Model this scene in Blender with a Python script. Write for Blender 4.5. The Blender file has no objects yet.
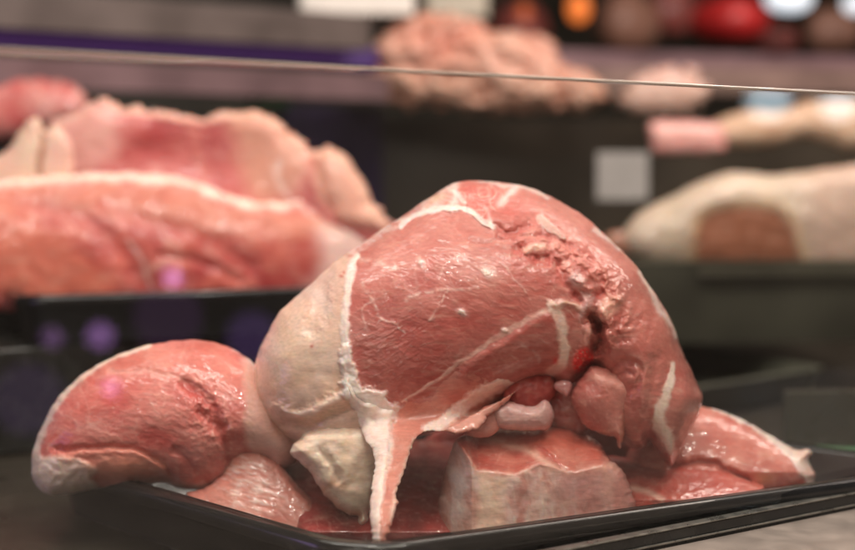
import bpy, math, random
import numpy as np
random.seed(3)
sc = bpy.context.scene
COL = sc.collection
pi = math.pi
# ------------------------------------------------------------------ camera
LENS = 60.0
F = LENS / 36.0 * 855
PITCH = math.radians(4.0)
CAMZ = 0.218
cam_d = bpy.data.cameras.new("camera")
cam = bpy.data.objects.new("camera", cam_d)
COL.objects.link(cam)
cam.location = (0, 0, CAMZ)
cam.rotation_euler = (pi / 2 - PITCH, 0, 0)
cam_d.lens = LENS
cam_d.sensor_width = 36
cam_d.clip_end = 100
cam_d.clip_start = 0.02
cam_d.dof.use_dof = True
cam_d.dof.focus_distance = 0.785
cam_d.dof.aperture_fstop = 3.3
cam_d.dof.aperture_blades = 9
sc.camera = cam
FWD = np.array([0, math.cos(PITCH), -math.sin(PITCH)])
UP = np.array([0, math.sin(PITCH), math.cos(PITCH)])
RT = np.array([1.0, 0, 0])
EYE = np.array([0, 0, CAMZ])


def W(px, py, d):
    "point of the place seen at photo pixel px,py standing d metres away"
    px = np.asarray(px, float); py = np.asarray(py, float); d = np.asarray(d, float)
    x = (px - 427.5) / F; y = (275 - py) / F
    return EYE + d[..., None] * (FWD + x[..., None] * RT + y[..., None] * UP)


def Wz(px, py, z):
    "point of the horizontal plane z seen at px,py"
    x = (px - 427.5) / F; y = (275 - py) / F
    r = FWD + x * RT + y * UP
    return EYE + r * ((z - CAMZ) / r[2])


# ------------------------------------------------------------------ noise
def _h(ix, iy, seed):
    n = (ix.astype(np.int64) * 374761393 + iy.astype(np.int64) * 668265263 + seed * 1274126177) & 0xffffffff
    n = ((n ^ (n >> 13)) * 1274126177) & 0xffffffff
    return (n ^ (n >> 16)) & 0xffff


def perlin(x, y, seed=0):
    x0 = np.floor(x); y0 = np.floor(y)
    fx = x - x0; fy = y - y0
    u = fx * fx * fx * (fx * (fx * 6 - 15) + 10); v = fy * fy * fy * (fy * (fy * 6 - 15) + 10)
    def g(ix, iy, dx, dy):
        a = _h(ix, iy, seed) * (2 * pi / 65536)
        return np.cos(a) * dx + np.sin(a) * dy
    a = g(x0, y0, fx, fy); b = g(x0 + 1, y0, fx - 1, fy)
    c = g(x0, y0 + 1, fx, fy - 1); d = g(x0 + 1, y0 + 1, fx - 1, fy - 1)
    return ((a * (1 - u) + b * u) * (1 - v) + (c * (1 - u) + d * u) * v) * 1.5


def fbm(x, y, seed=0, o=4, g=0.5):
    s = 0; a = 1; t = 0
    for k in range(o):
        s = s + a * perlin(x * 2 ** k + 17.3 * k, y * 2 ** k + 5.1 * k, seed + k)
        t += a; a *= g
    return s / t


def ridged(x, y, seed=0, o=3, sharp=8):
    s = 0; a = 1; t = 0
    for k in range(o):
        n = np.abs(perlin(x * 2 ** k + 9.7 * k, y * 2 ** k + 3.3 * k, seed + k))
        s = s + a * np.clip(1 - n * sharp / 2.2 ** 0, 0, 1); t += a; a *= .6
    return s / t


def rot(x, y, deg, sx=1, sy=1):
    a = math.radians(deg); c = math.cos(a); s = math.sin(a)
    return (x * c + y * s) / sx, (-x * s + y * c) / sy


def ss(a, b, x):
    t = np.clip((x - a) / (b - a), 0, 1)
    return t * t * (3 - 2 * t)


def mix(a, b, t):
    a = np.asarray(a, float); b = np.asarray(b, float); t = np.asarray(t, float)
    if (a.ndim and a.shape[-1] == 3) or (b.ndim and b.shape[-1] == 3):
        t = t[..., None]
    return a * (1 - t) + b * t


def stroke_dist(X, Y, pts):
    "distance to a polyline and the run along it (0..1)"
    pts = np.array(spline(pts, False, 3.0) if len(pts) > 2 else pts, float)
    best = np.full(X.shape, 1e9); par = np.zeros(X.shape)
    n = len(pts) - 1
    x0, x1 = pts[:, 0].min() - 40, pts[:, 0].max() + 40
    y0, y1 = pts[:, 1].min() - 40, pts[:, 1].max() + 40
    m = (X > x0) & (X < x1) & (Y > y0) & (Y < y1)
    xs = X[m]; ys = Y[m]; b = best[m]; p = par[m]
    for i in range(n):
        ax, ay = pts[i]; bx, by = pts[i + 1]
        dx, dy = bx - ax, by - ay
        L = dx * dx + dy * dy + 1e-9
        t = np.clip(((xs - ax) * dx + (ys - ay) * dy) / L, 0, 1)
        d = np.hypot(xs - ax - t * dx, ys - ay - t * dy)
        k = d < b
        b = np.where(k, d, b); p = np.where(k, (i + t) / n, p)
    best[m] = b; par[m] = p
    return best, par


def stroke(X, Y, pts, w, w2=None, hard=0):
    d, p = stroke_dist(X, Y, pts)
    ww = w if w2 is None else w + (w2 - w) * p
    ww = ww * (1 + .55 * fbm(X / 9, Y / 9, 907, 3))
    if hard:
        return 1 - ss(ww * (1 - hard), ww * (1 + hard), d)
    return np.exp(-(d / ww) ** 2)


def spline(pts, closed=True, sp=2.0):
    pts = [tuple(map(float, p)) for p in pts]
    n = len(pts); out = []
    rng = range(n if closed else n - 1)
    for i in rng:
        if closed:
            p0, p1, p2, p3 = pts[i - 1], pts[i], pts[(i + 1) % n], pts[(i + 2) % n]
        else:
            p0, p1, p2, p3 = pts[max(i - 1, 0)], pts[i], pts[i + 1], pts[min(i + 2, n - 1)]
        L = math.hypot(p2[0] - p1[0], p2[1] - p1[1])
        k = max(1, int(round(L / sp)))
        for j in range(k):
            t = j / k
            out.append(tuple(.5 * ((2 * p1[c]) + (-p0[c] + p2[c]) * t + (2 * p0[c] - 5 * p1[c] + 4 * p2[c] - p3[c]) * t * t
                                   + (-p0[c] + 3 * p1[c] - 3 * p2[c] + p3[c]) * t ** 3) for c in (0, 1)))
    if not closed:
        out.append(pts[-1])
    return out


def inside(X, Y, P):
    c = np.zeros(X.shape, bool)
    n = len(P)
    for i in range(n):
        x1, y1 = P[i]; x2, y2 = P[(i + 1) % n]
        if y1 == y2: continue
        k = (y1 > Y) != (y2 > Y)
        c ^= k & (X < (x2 - x1) * (Y - y1) / (y2 - y1) + x1)
    return c


def poly(X, Y, pts, soft=6, sp=8):
    "soft mask of a patch"
    P = spline(pts, True, sp)
    d = np.full(X.shape, 1e9)
    for i in range(len(P)):
        ax, ay = P[i]; bx, by = P[(i + 1) % len(P)]
        dx, dy = bx - ax, by - ay
        L = dx * dx + dy * dy + 1e-9
        t = np.clip(((X - ax) * dx + (Y - ay) * dy) / L, 0, 1)
        d = np.minimum(d, np.hypot(X - ax - t * dx, Y - ay - t * dy))
    d = np.where(inside(X, Y, P), d, -d)
    return ss(-soft, soft, d)


def blob(X, Y, cx, cy, rx, ry, a=0):
    x, y = rot(X - cx, Y - cy, a)
    return np.exp(-(x / rx) ** 2 - (y / ry) ** 2)


# ------------------------------------------------------------------ objects
def mesh_obj(name, V, Fc, mat, parent=None, smooth=True, base=None, col=None, wet=None):
    if parent is not None:
        base = parent['_b']
    if base is None:
        base = (0, 0, 0)
    V = np.asarray(V, float) - np.array(base, float)
    me = bpy.data.meshes.new(name)
    me.from_pydata(V.tolist(), [], Fc if isinstance(Fc, list) else Fc.tolist())
    if smooth:
        me.shade_smooth()
    if col is not None:
        a = me.attributes.new("tint", 'FLOAT_COLOR', 'POINT')
        c = np.ones((len(V), 4), np.float32); c[:, :3] = np.clip(col, 0, 1)
        a.data.foreach_set("color", c.ravel())
        a = me.attributes.new("wet", 'FLOAT', 'POINT')
        a.data.foreach_set("value", np.ascontiguousarray(wet, np.float32))
    me.materials.append(mat)
    o = bpy.data.objects.new(name, me)
    COL.objects.link(o)
    if parent is not None:
        o.parent = parent
    else:
        o.location = base
    return o


def thing(name, label, cat, loc, group=None):
    o = bpy.data.objects.new(name, None)
    COL.objects.link(o)
    o.location = loc
    o.empty_display_size = 0.02
    o['_b'] = [float(v) for v in loc]
    o['label'] = label; o['category'] = cat
    if group: o['group'] = group
    return o


def tag(o, label, cat, group=None):
    o['label'] = label; o['category'] = cat
    if group: o['group'] = group
    return o


def struct(o):
    o['kind'] = 'structure'
    return o


def relief(name, outline, depth, T, R, fn, step=1.0, Tb=None, mat=None, parent=None, wob=0.0, wobs=10, seed=1, base=None,
           sp=2.0, smooth_out=True, zmin=.0045, keep=None):
    """A solid lump of meat.  The outline is its contour at its own distance and real size; it swells by T
    towards the front and Tb behind, and fn adds the muscles, folds, seams and the colours of fat and lean."""
    P = np.array(spline(outline, True, sp) if smooth_out else outline, float)
    if wob:
        dx = fbm(P[:, 0] / wobs, P[:, 1] / wobs, seed + 50, 3); dy = fbm(P[:, 0] / wobs + 40, P[:, 1] / wobs, seed + 51, 3)
        P = P + wob * np.stack([dx, dy], 1)
    x0, y0 = P.min(0) - 2 * step; x1, y1 = P.max(0) + 2 * step
    nx = int((x1 - x0) / step) + 2; ny = int((y1 - y0) / step) + 2
    gx = x0 + step * np.arange(nx); gy = y0 + step * np.arange(ny)
    X, Y = np.meshgrid(gx, gy)
    ins = inside(X, Y, P)
    # exact distance + nearest point
    x = X.ravel(); y = Y.ravel()
    A = P; B = np.roll(P, -1, 0); D = B - A; L = (D ** 2).sum(1) + 1e-12
    dist = np.empty(x.size); nxp = np.empty(x.size); nyp = np.empty(x.size)
    CH = max(200, int(6e5 / len(P)))
    for s in range(0, x.size, CH):
        xx = x[s:s + CH, None]; yy = y[s:s + CH, None]
        t = np.clip(((xx - A[:, 0]) * D[:, 0] + (yy - A[:, 1]) * D[:, 1]) / L, 0, 1)
        qx = A[:, 0] + t * D[:, 0]; qy = A[:, 1] + t * D[:, 1]
        d2 = (xx - qx) ** 2 + (yy - qy) ** 2
        k = d2.argmin(1); r = np.arange(len(k))
        dist[s:s + CH] = np.sqrt(d2[r, k]); nxp[s:s + CH] = qx[r, k]; nyp[s:s + CH] = qy[r, k]
    dist = dist.reshape(X.shape)
    # soft distance (no medial creases)
    S = np.array(P[::max(1, int(round(2.0 / sp)))]); seg = np.hypot(*(np.roll(P, -1, 0) - P).T).sum() / len(S)
    st = 4
    cx = np.append(gx[::st], gx[-1] + st * step); cy = np.append(gy[::st], gy[-1] + st * step)
    cx = gx[0] + st * step * np.arange(len(cx)); cy = gy[0] + st * step * np.arange(len(cy))
    CX, CY = np.meshgrid(cx, cy)
    dp = np.empty(CX.size); q = CX.ravel(); w = CY.ravel()
    for s in range(0, q.size, CH):
        d2 = (q[s:s + CH, None] - S[:, 0]) ** 2 + (w[s:s + CH, None] - S[:, 1]) ** 2 + 1.0
        dp[s:s + CH] = (pi / (2 * seg * (d2 ** -2).sum(1))) ** (1 / 3)
    dp = dp.reshape(CX.shape)
    ux = (X - cx[0]) / (st * step); uy = (Y - cy[0]) / (st * step)
    ix = np.clip(ux.astype(int), 0, len(cx) - 2); iy = np.clip(uy.astype(int), 0, len(cy) - 2)
    fx = ux - ix; fy = uy - iy
    sd = (dp[iy, ix] * (1 - fx) + dp[iy, ix + 1] * fx) * (1 - fy) + (dp[iy + 1, ix] * (1 - fx) + dp[iy + 1, ix + 1] * fx) * fy
    b = ss(4, 12, dist)
    soft = dist * (1 - b) + sd * b
    pad = np.pad(ins, 1)
    near = np.zeros_like(ins)
    for a in (0, 1, 2):
        for c in (0, 1, 2):
            near |= pad[a:a + ny, c:c + nx]
    used = near
    edge = used & ~ins
    X = np.where(edge, nxp.reshape(X.shape), X); Y = np.where(edge, nyp.reshape(Y.shape), Y)
    dist = np.where(ins, dist, 0); soft = np.where(ins, soft, 0)
    ui = np.full(X.shape, -1); ui[used] = np.arange(used.sum())
    xs = X[used]; ys = Y[used]; ds = dist[used]; so = soft[used]
    prof = np.sqrt(1 - np.exp(-2 * so / R))
    H, colr, wet = fn(xs, ys, ds, so)
    H = prof * T + H * ss(0, 10, ds)
    dep = depth(xs, ys) if callable(depth) else np.full(xs.shape, depth)
    s0 = dep / F
    fd = dep - H * s0
    if keep is not None:
        G = np.full(X.shape, np.nan); G[used] = fd; keep['g'] = G; keep['x0'] = gx[0]; keep['y0'] = gy[0]; keep['s'] = step
    front = W(xs, ys, fd)
    inn = ins[used]
    if Tb is None: Tb = T
    Hb = prof * Tb * (1 + .15 * fbm(xs / 40, ys / 40, seed + 9, 2))
    back = W(xs[inn], ys[inn], (dep + Hb * s0)[inn])
    bi = np.full(X.shape, -1)
    tmp = np.full(xs.shape, -1); tmp[inn] = len(xs) + np.arange(inn.sum()); tmp[~inn] = np.arange(len(xs))[~inn]
    bi[used] = tmp
    c00, c10, c11, c01 = (slice(0, -1), slice(0, -1)), (slice(0, -1), slice(1, None)), (slice(1, None), slice(1, None)), (slice(1, None), slice(0, -1))
    okc = used[c00] & used[c10] & used[c11] & used[c01] & (ins[c00] | ins[c10] | ins[c11] | ins[c01])
    Ff = np.stack([ui[c00][okc], ui[c01][okc], ui[c11][okc], ui[c10][okc]], 1)
    Fb = np.stack([bi[c00][okc], bi[c10][okc], bi[c11][okc], bi[c01][okc]], 1)
    V = np.concatenate([front, back])
    if zmin is not None:      # lies flat on what carries it
        V[:, 2] = np.maximum(V[:, 2], zmin)
    FF = np.concatenate([Ff, Fb])
    C = np.concatenate([colr, colr[inn]]); Wt = np.concatenate([wet, wet[inn]])
    return mesh_obj(name, V, FF, mat or MEAT, parent, True, base, C, Wt)


# ------------------------------------------------------------------ materials
def new_mat(name):
    m = bpy.data.materials.new(name); m.use_nodes = True
    nt = m.node_tree
    for n in list(nt.nodes): nt.nodes.remove(n)
    out = nt.nodes.new('ShaderNodeOutputMaterial')
    return m, nt, out


def nd(nt, t, **kw):
    n = nt.nodes.new(t)
    for k, v in kw.items():
        if k in n.inputs.keys(): n.inputs[k].default_value = v
        else: setattr(n, k, v)
    return n


def meat_material(name, sss=0.22, scale=1.0, bump=1.0, coat=0.35):
    m, nt, out = new_mat(name)
    L = nt.links.new
    b = nd(nt, 'ShaderNodeBsdfPrincipled')
    at = nd(nt, 'ShaderNodeAttribute', attribute_name='tint')
    wt = nd(nt, 'ShaderNodeAttribute', attribute_name='wet')
    tc = nd(nt, 'ShaderNodeTexCoord')
    n1 = nd(nt, 'ShaderNodeTexNoise'); n1.inputs['Scale'].default_value = 420 * scale; n1.inputs['Detail'].default_value = 3
    n1.inputs['Roughness'].default_value = .65
    n2 = nd(nt, 'ShaderNodeTexNoise'); n2.inputs['Scale'].default_value = 150 * scale; n2.inputs['Detail'].default_value = 4
    n3 = nd(nt, 'ShaderNodeTexNoise'); n3.inputs['Scale'].default_value = 60 * scale; n3.inputs['Detail'].default_value = 3
    mp = nd(nt, 'ShaderNodeMapping'); mp.inputs['Rotation'].default_value = (.3, .5, .2); mp.inputs['Scale'].default_value = (.45, 1, 1.6)
    L(tc.outputs['Object'], mp.inputs['Vector'])
    L(mp.outputs[0], n1.inputs['Vector']); L(mp.outputs[0], n2.inputs['Vector']); L(tc.outputs['Object'], n3.inputs['Vector'])
    # small colour grain of the flesh itself
    r1 = nd(nt, 'ShaderNodeMapRange'); r1.inputs['From Min'].default_value = .3; r1.inputs['From Max'].default_value = .7
    r1.inputs['To Min'].default_value = .88; r1.inputs['To Max'].default_value = 1.12
    L(n1.outputs['Fac'], r1.inputs['Value'])
    mx = nd(nt, 'ShaderNodeVectorMath', operation='SCALE')
    L(at.outputs['Color'], mx.inputs[0]); L(r1.outputs[0], mx.inputs['Scale'])
    r3 = nd(nt, 'ShaderNodeMapRange'); r3.inputs['From Min'].default_value = .55; r3.inputs['From Max'].default_value = .8
    r3.inputs['To Min'].default_value = 0; r3.inputs['To Max'].default_value = .30
    L(n2.outputs['Fac'], r3.inputs['Value'])
    m2 = nd(nt, 'ShaderNodeMix', data_type='RGBA'); m2.inputs[7].default_value = (.80, .50, .38, 1)
    L(r3.outputs[0], m2.inputs[0]); L(mx.outputs[0], m2.inputs[6])
    L(m2.outputs[2], b.inputs['Base Color'])
    rr = nd(nt, 'ShaderNodeMapRange'); rr.inputs['From Min'].default_value = .3; rr.inputs['From Max'].default_value = .7
    rr.inputs['To Min'].default_value = .30; rr.inputs['To Max'].default_value = .55
    L(n3.outputs['Fac'], rr.inputs['Value']); L(rr.outputs[0], b.inputs['Roughness'])
    b.inputs['Specular IOR Level'].default_value = .3
    sepc = nd(nt, 'ShaderNodeSeparateColor'); L(at.outputs['Color'], sepc.inputs[0])
    fm = nd(nt, 'ShaderNodeMapRange'); fm.inputs['From Min'].default_value = .22; fm.inputs['From Max'].default_value = .48
    L(sepc.outputs[1], fm.inputs['Value'])
    n4 = nd(nt, 'ShaderNodeTexNoise'); n4.inputs['Scale'].default_value = 28 * scale; n4.inputs['Detail'].default_value = 2
    L(tc.outputs['Object'], n4.inputs['Vector'])
    pm = nd(nt, 'ShaderNodeMapRange'); pm.inputs['From Min'].default_value = .40; pm.inputs['From Max'].default_value = .55
    pm.inputs['To Min'].default_value = .55; pm.inputs['To Max'].default_value = 1.25
    L(n4.outputs['Fac'], pm.inputs['Value'])
    cw = nd(nt, 'ShaderNodeMath', operation='MULTIPLY'); L(wt.outputs['Fac'], cw.inputs[0]); L(pm.outputs[0], cw.inputs[1])
    cw.use_clamp = True
    L(cw.outputs[0], b.inputs['Coat Weight'])
    b.inputs['Coat Roughness'].default_value = .09
    n5 = nd(nt, 'ShaderNodeTexNoise'); n5.inputs['Scale'].default_value = 190 * scale; n5.inputs['Detail'].default_value = 1
    L(mp.outputs[0], n5.inputs['Vector'])
    bc = nd(nt, 'ShaderNodeBump'); bc.inputs['Strength'].default_value = .5; bc.inputs['Distance'].default_value = .0010 / scale
    L(n5.outputs['Fac'], bc.inputs['Height']); L(bc.outputs[0], b.inputs['Coat Normal'])
    sw = nd(nt, 'ShaderNodeMapRange'); sw.inputs['To Min'].default_value = sss; sw.inputs['To Max'].default_value = min(1, sss * 2.2)
    L(fm.outputs[0], sw.inputs['Value']); L(sw.outputs[0], b.inputs['Subsurface Weight'])
    bs = nd(nt, 'ShaderNodeMapRange'); bs.inputs['To Min'].default_value = .24 * bump; bs.inputs['To Max'].default_value = .08 * bump
    L(fm.outputs[0], bs.inputs['Value'])
    b.inputs['Subsurface Radius'].default_value = (1.0, .32, .18)
    b.inputs['Subsurface Scale'].default_value = .004
    bp = nd(nt, 'ShaderNodeBump'); bp.inputs['Strength'].default_value = .5 * bump; bp.inputs['Distance'].default_value = .0003
    bq = nd(nt, 'ShaderNodeBump'); bq.inputs['Strength'].default_value = .4 * bump; bq.inputs['Distance'].default_value = .0009
    L(bs.outputs[0], bp.inputs['Strength']); L(bs.outputs[0], bq.inputs['Strength'])
    L(n2.outputs['Fac'], bq.inputs['Height']); L(n1.outputs['Fac'], bp.inputs['Height'])
    L(bq.outputs[0], bp.inputs['Normal']); L(bp.outputs[0], b.inputs['Normal'])
    L(b.outputs[0], out.inputs['Surface'])
    return m


MEAT = meat_material("raw_meat")


def simple(name, col, rough=.5, metal=0, spec=.5, noise=.15, nscale=40, bump=.0, emit=None, estr=0):
    m, nt, out = new_mat(name)
    L = nt.links.new
    b = nd(nt, 'ShaderNodeBsdfPrincipled')
    tc = nd(nt, 'ShaderNodeTexCoord')
    n = nd(nt, 'ShaderNodeTexNoise'); n.inputs['Scale'].default_value = nscale; n.inputs['Detail'].default_value = 5
    L(tc.outputs['Object'], n.inputs['Vector'])
    r = nd(nt, 'ShaderNodeMapRange'); r.inputs['From Min'].default_value = .3; r.inputs['From Max'].default_value = .7
    r.inputs['To Min'].default_value = 1 - noise; r.inputs['To Max'].default_value = 1 + noise
    L(n.outputs['Fac'], r.inputs['Value'])
    v = nd(nt, 'ShaderNodeVectorMath', operation='SCALE'); v.inputs[0].default_value = col[:3]
    L(r.outputs[0], v.inputs['Scale']); L(v.outputs[0], b.inputs['Base Color'])
    q = nd(nt, 'ShaderNodeMapRange'); q.inputs['From Min'].default_value = .3; q.inputs['From Max'].default_value = .7
    q.inputs['To Min'].default_value = max(.02, rough - .08); q.inputs['To Max'].default_value = rough + .08
    L(n.outputs['Fac'], q.inputs['Value']); L(q.outputs[0], b.inputs['Roughness'])
    b.inputs['Metallic'].default_value = metal
    b.inputs['Specular IOR Level'].default_value = spec
    if bump:
        bp = nd(nt, 'ShaderNodeBump'); bp.inputs['Strength'].default_value = bump; bp.inputs['Distance'].default_value = .001
        L(n.outputs['Fac'], bp.inputs['Height']); L(bp.outputs[0], b.inputs['Normal'])
    if emit:
        b.inputs['Emission Color'].default_value = (*emit, 1); b.inputs['Emission Strength'].default_value = estr
    L(b.outputs[0], out.inputs['Surface'])
    return m


def glass_material(name, tint, refl_rough=.03, haze=0.0):
    m, nt, out = new_mat(name)
    L = nt.links.new
    tr = nd(nt, 'ShaderNodeBsdfTransparent'); tr.inputs['Color'].default_value = (*tint, 1)
    gl = nd(nt, 'ShaderNodeBsdfGlossy'); gl.inputs['Roughness'].default_value = refl_rough
    fr = nd(nt, 'ShaderNodeFresnel'); fr.inputs['IOR'].default_value = 1.45
    mx = nd(nt, 'ShaderNodeMixShader')
    gm = nd(nt, 'ShaderNodeNewGeometry'); ir = nd(nt, 'ShaderNodeMapRange')
    ir.inputs['To Min'].default_value = 1.45; ir.inputs['To Max'].default_value = 1 / 1.45
    L(gm.outputs['Backfacing'], ir.inputs['Value']); L(ir.outputs[0], fr.inputs['IOR'])
    L(fr.outputs[0], mx.inputs[0]); L(tr.outputs[0], mx.inputs[1]); L(gl.outputs[0], mx.inputs[2])
    if haze:   # diffuse veil mixed in to imitate reflected haze on the pane
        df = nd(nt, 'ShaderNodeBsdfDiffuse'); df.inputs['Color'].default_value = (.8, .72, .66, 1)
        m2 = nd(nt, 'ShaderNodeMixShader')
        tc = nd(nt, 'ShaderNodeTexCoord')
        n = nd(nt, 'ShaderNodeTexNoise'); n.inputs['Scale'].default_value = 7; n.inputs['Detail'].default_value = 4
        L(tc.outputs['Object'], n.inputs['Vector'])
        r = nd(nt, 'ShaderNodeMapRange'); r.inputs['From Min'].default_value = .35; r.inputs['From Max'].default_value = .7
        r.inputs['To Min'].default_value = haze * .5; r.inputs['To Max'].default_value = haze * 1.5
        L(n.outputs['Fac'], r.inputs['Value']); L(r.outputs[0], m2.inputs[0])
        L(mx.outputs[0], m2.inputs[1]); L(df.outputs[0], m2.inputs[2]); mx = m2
    L(mx.outputs[0], out.inputs['Surface'])
    return m


# ------------------------------------------------------------------ flesh colours (albedo)
LEAN = np.array([.50, .108, .090]); DEEP = np.array([.34, .040, .036]); PALE = np.array([.63, .235, .195])
FAT = np.array([.92, .73, .67]); YFAT = np.array([.76, .60, .46]); SKIN = np.array([.80, .57, .48]); PINK = np.array([.66, .30, .27])
TEND = np.array([.66, .44, .42]); BLOOD = np.array([.66, .025, .025])


def flesh(X, Y, seed, ang=-20, a=LEAN, b=PALE, veins=.35, vs=38, grain=26):
    "lean meat: grain drawn along the muscle, blotches, thin branching marbling"
    wx = X + 7 * fbm(X / 30, Y / 30, seed, 3); wy = Y + 7 * fbm(X / 30 + 9, Y / 30, seed + 1, 3)
    u, v = rot(wx, wy, ang)
    g1 = fbm(u / grain, v / (grain * .22), seed + 2, 4, .6)
    g2 = fbm(wx / 45, wy / 45, seed + 3, 3)
    c = mix(a, b, np.clip(.45 + 1.1 * g2 + .5 * g1, 0, 1))
    c = mix(c, DEEP * 1.1, np.clip(ss(.15, .55, fbm(X / 38, Y / 30, seed + 21, 3)) * .4, 0, 1))
    vn = ridged(u / (vs * 1.4), v / (vs * .8), seed + 4, 3, 11) * ss(-.15, .45, fbm(X / 50, Y / 50, seed + 6, 2) + .12)
    c = mix(c, FAT * np.array([1, .82, .76]), np.clip(vn * veins * 1.6, 0, 1))
    v2_ = ridged(wx / 15, wy / 11, seed + 14, 2, 9) * ss(-.1, .5, fbm(X / 35, Y / 35, seed + 16, 2))
    c = mix(c, FAT * np.array([1, .78, .70]), np.clip(v2_ * .32, 0, 1))
    fl = ss(.32, .6, fbm(wx / 5, wy / 3.2, seed + 7, 2)) * .22
    c = mix(c, FAT * np.array([1, .8, .75]), fl)
    H = .45 * g1 + 2.0 * g2 + .5 * vn * veins * 2 + .12 * fbm(u / 7, v / 3, seed + 8, 2)
    return c, H


def fatty(X, Y, seed, a=FAT, b=YFAT, s=18):
    n = fbm(X / s, Y / s, seed, 4, .6)
    c = mix(a, b, np.clip(.4 + .9 * n, 0, 1))
    pk = ss(.1, .5, fbm(X / (s * 1.6), Y / (s * 1.1), seed + 3, 3))
    c = mix(c, PINK * np.array([1.05, 1.15, 1.1]), pk * .3)
    H = 1.0 * fbm(X / s, Y / s, seed + 5, 2, .5)
    return c, H


def base_of(px, py, d):
    p = W(px, py, d)
    return (float(p[0]), float(p[1]), float(max(p[2], 0.0)))


# ================================================================== MAIN HAM
ham = thing('raw_ham', 'largest raw pork joint, deep cleft, pale skin on its left, topmost on the front tray',
            'pork leg', base_of(470, 480, .86))

ham_out = [(255, 375), (256, 360), (262, 343), (271, 327), (281, 311), (293, 299), (306, 288), (320, 275), (335, 262), (350, 251),
           (365, 241), (380, 231), (395, 221), (407, 213), (420, 204), (435, 194), (448, 186), (458, 182), (470, 180.5), (485, 181), (500, 182.5),
           (515, 183.5), (530, 188), (545, 194), (565, 204), (583, 215), (598, 228), (612, 241), (625, 254), (638, 268), (648, 283),
           (658, 298), (668, 314), (676, 331), (682, 350), (690, 368), (698, 384), (703, 396), (701, 409), (696, 420), (690, 432),
           (682, 448), (676, 459), (671, 466), (662, 459), (654, 446), (650, 440), (645, 448), (636, 450), (626, 445), (614, 434),
           (604, 420), (599, 400), (598, 382), (597, 372), (594, 368),
           (590, 370), (584, 378), (570, 390), (560, 388), (546, 382), (530, 384), (514, 392), (500, 400), (480, 410), (455, 424), (430, 434),
           (405, 440), (385, 452), (350, 458), (318, 455), (298, 446), (282, 436), (268, 422), (260, 405), (256, 390)]


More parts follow.
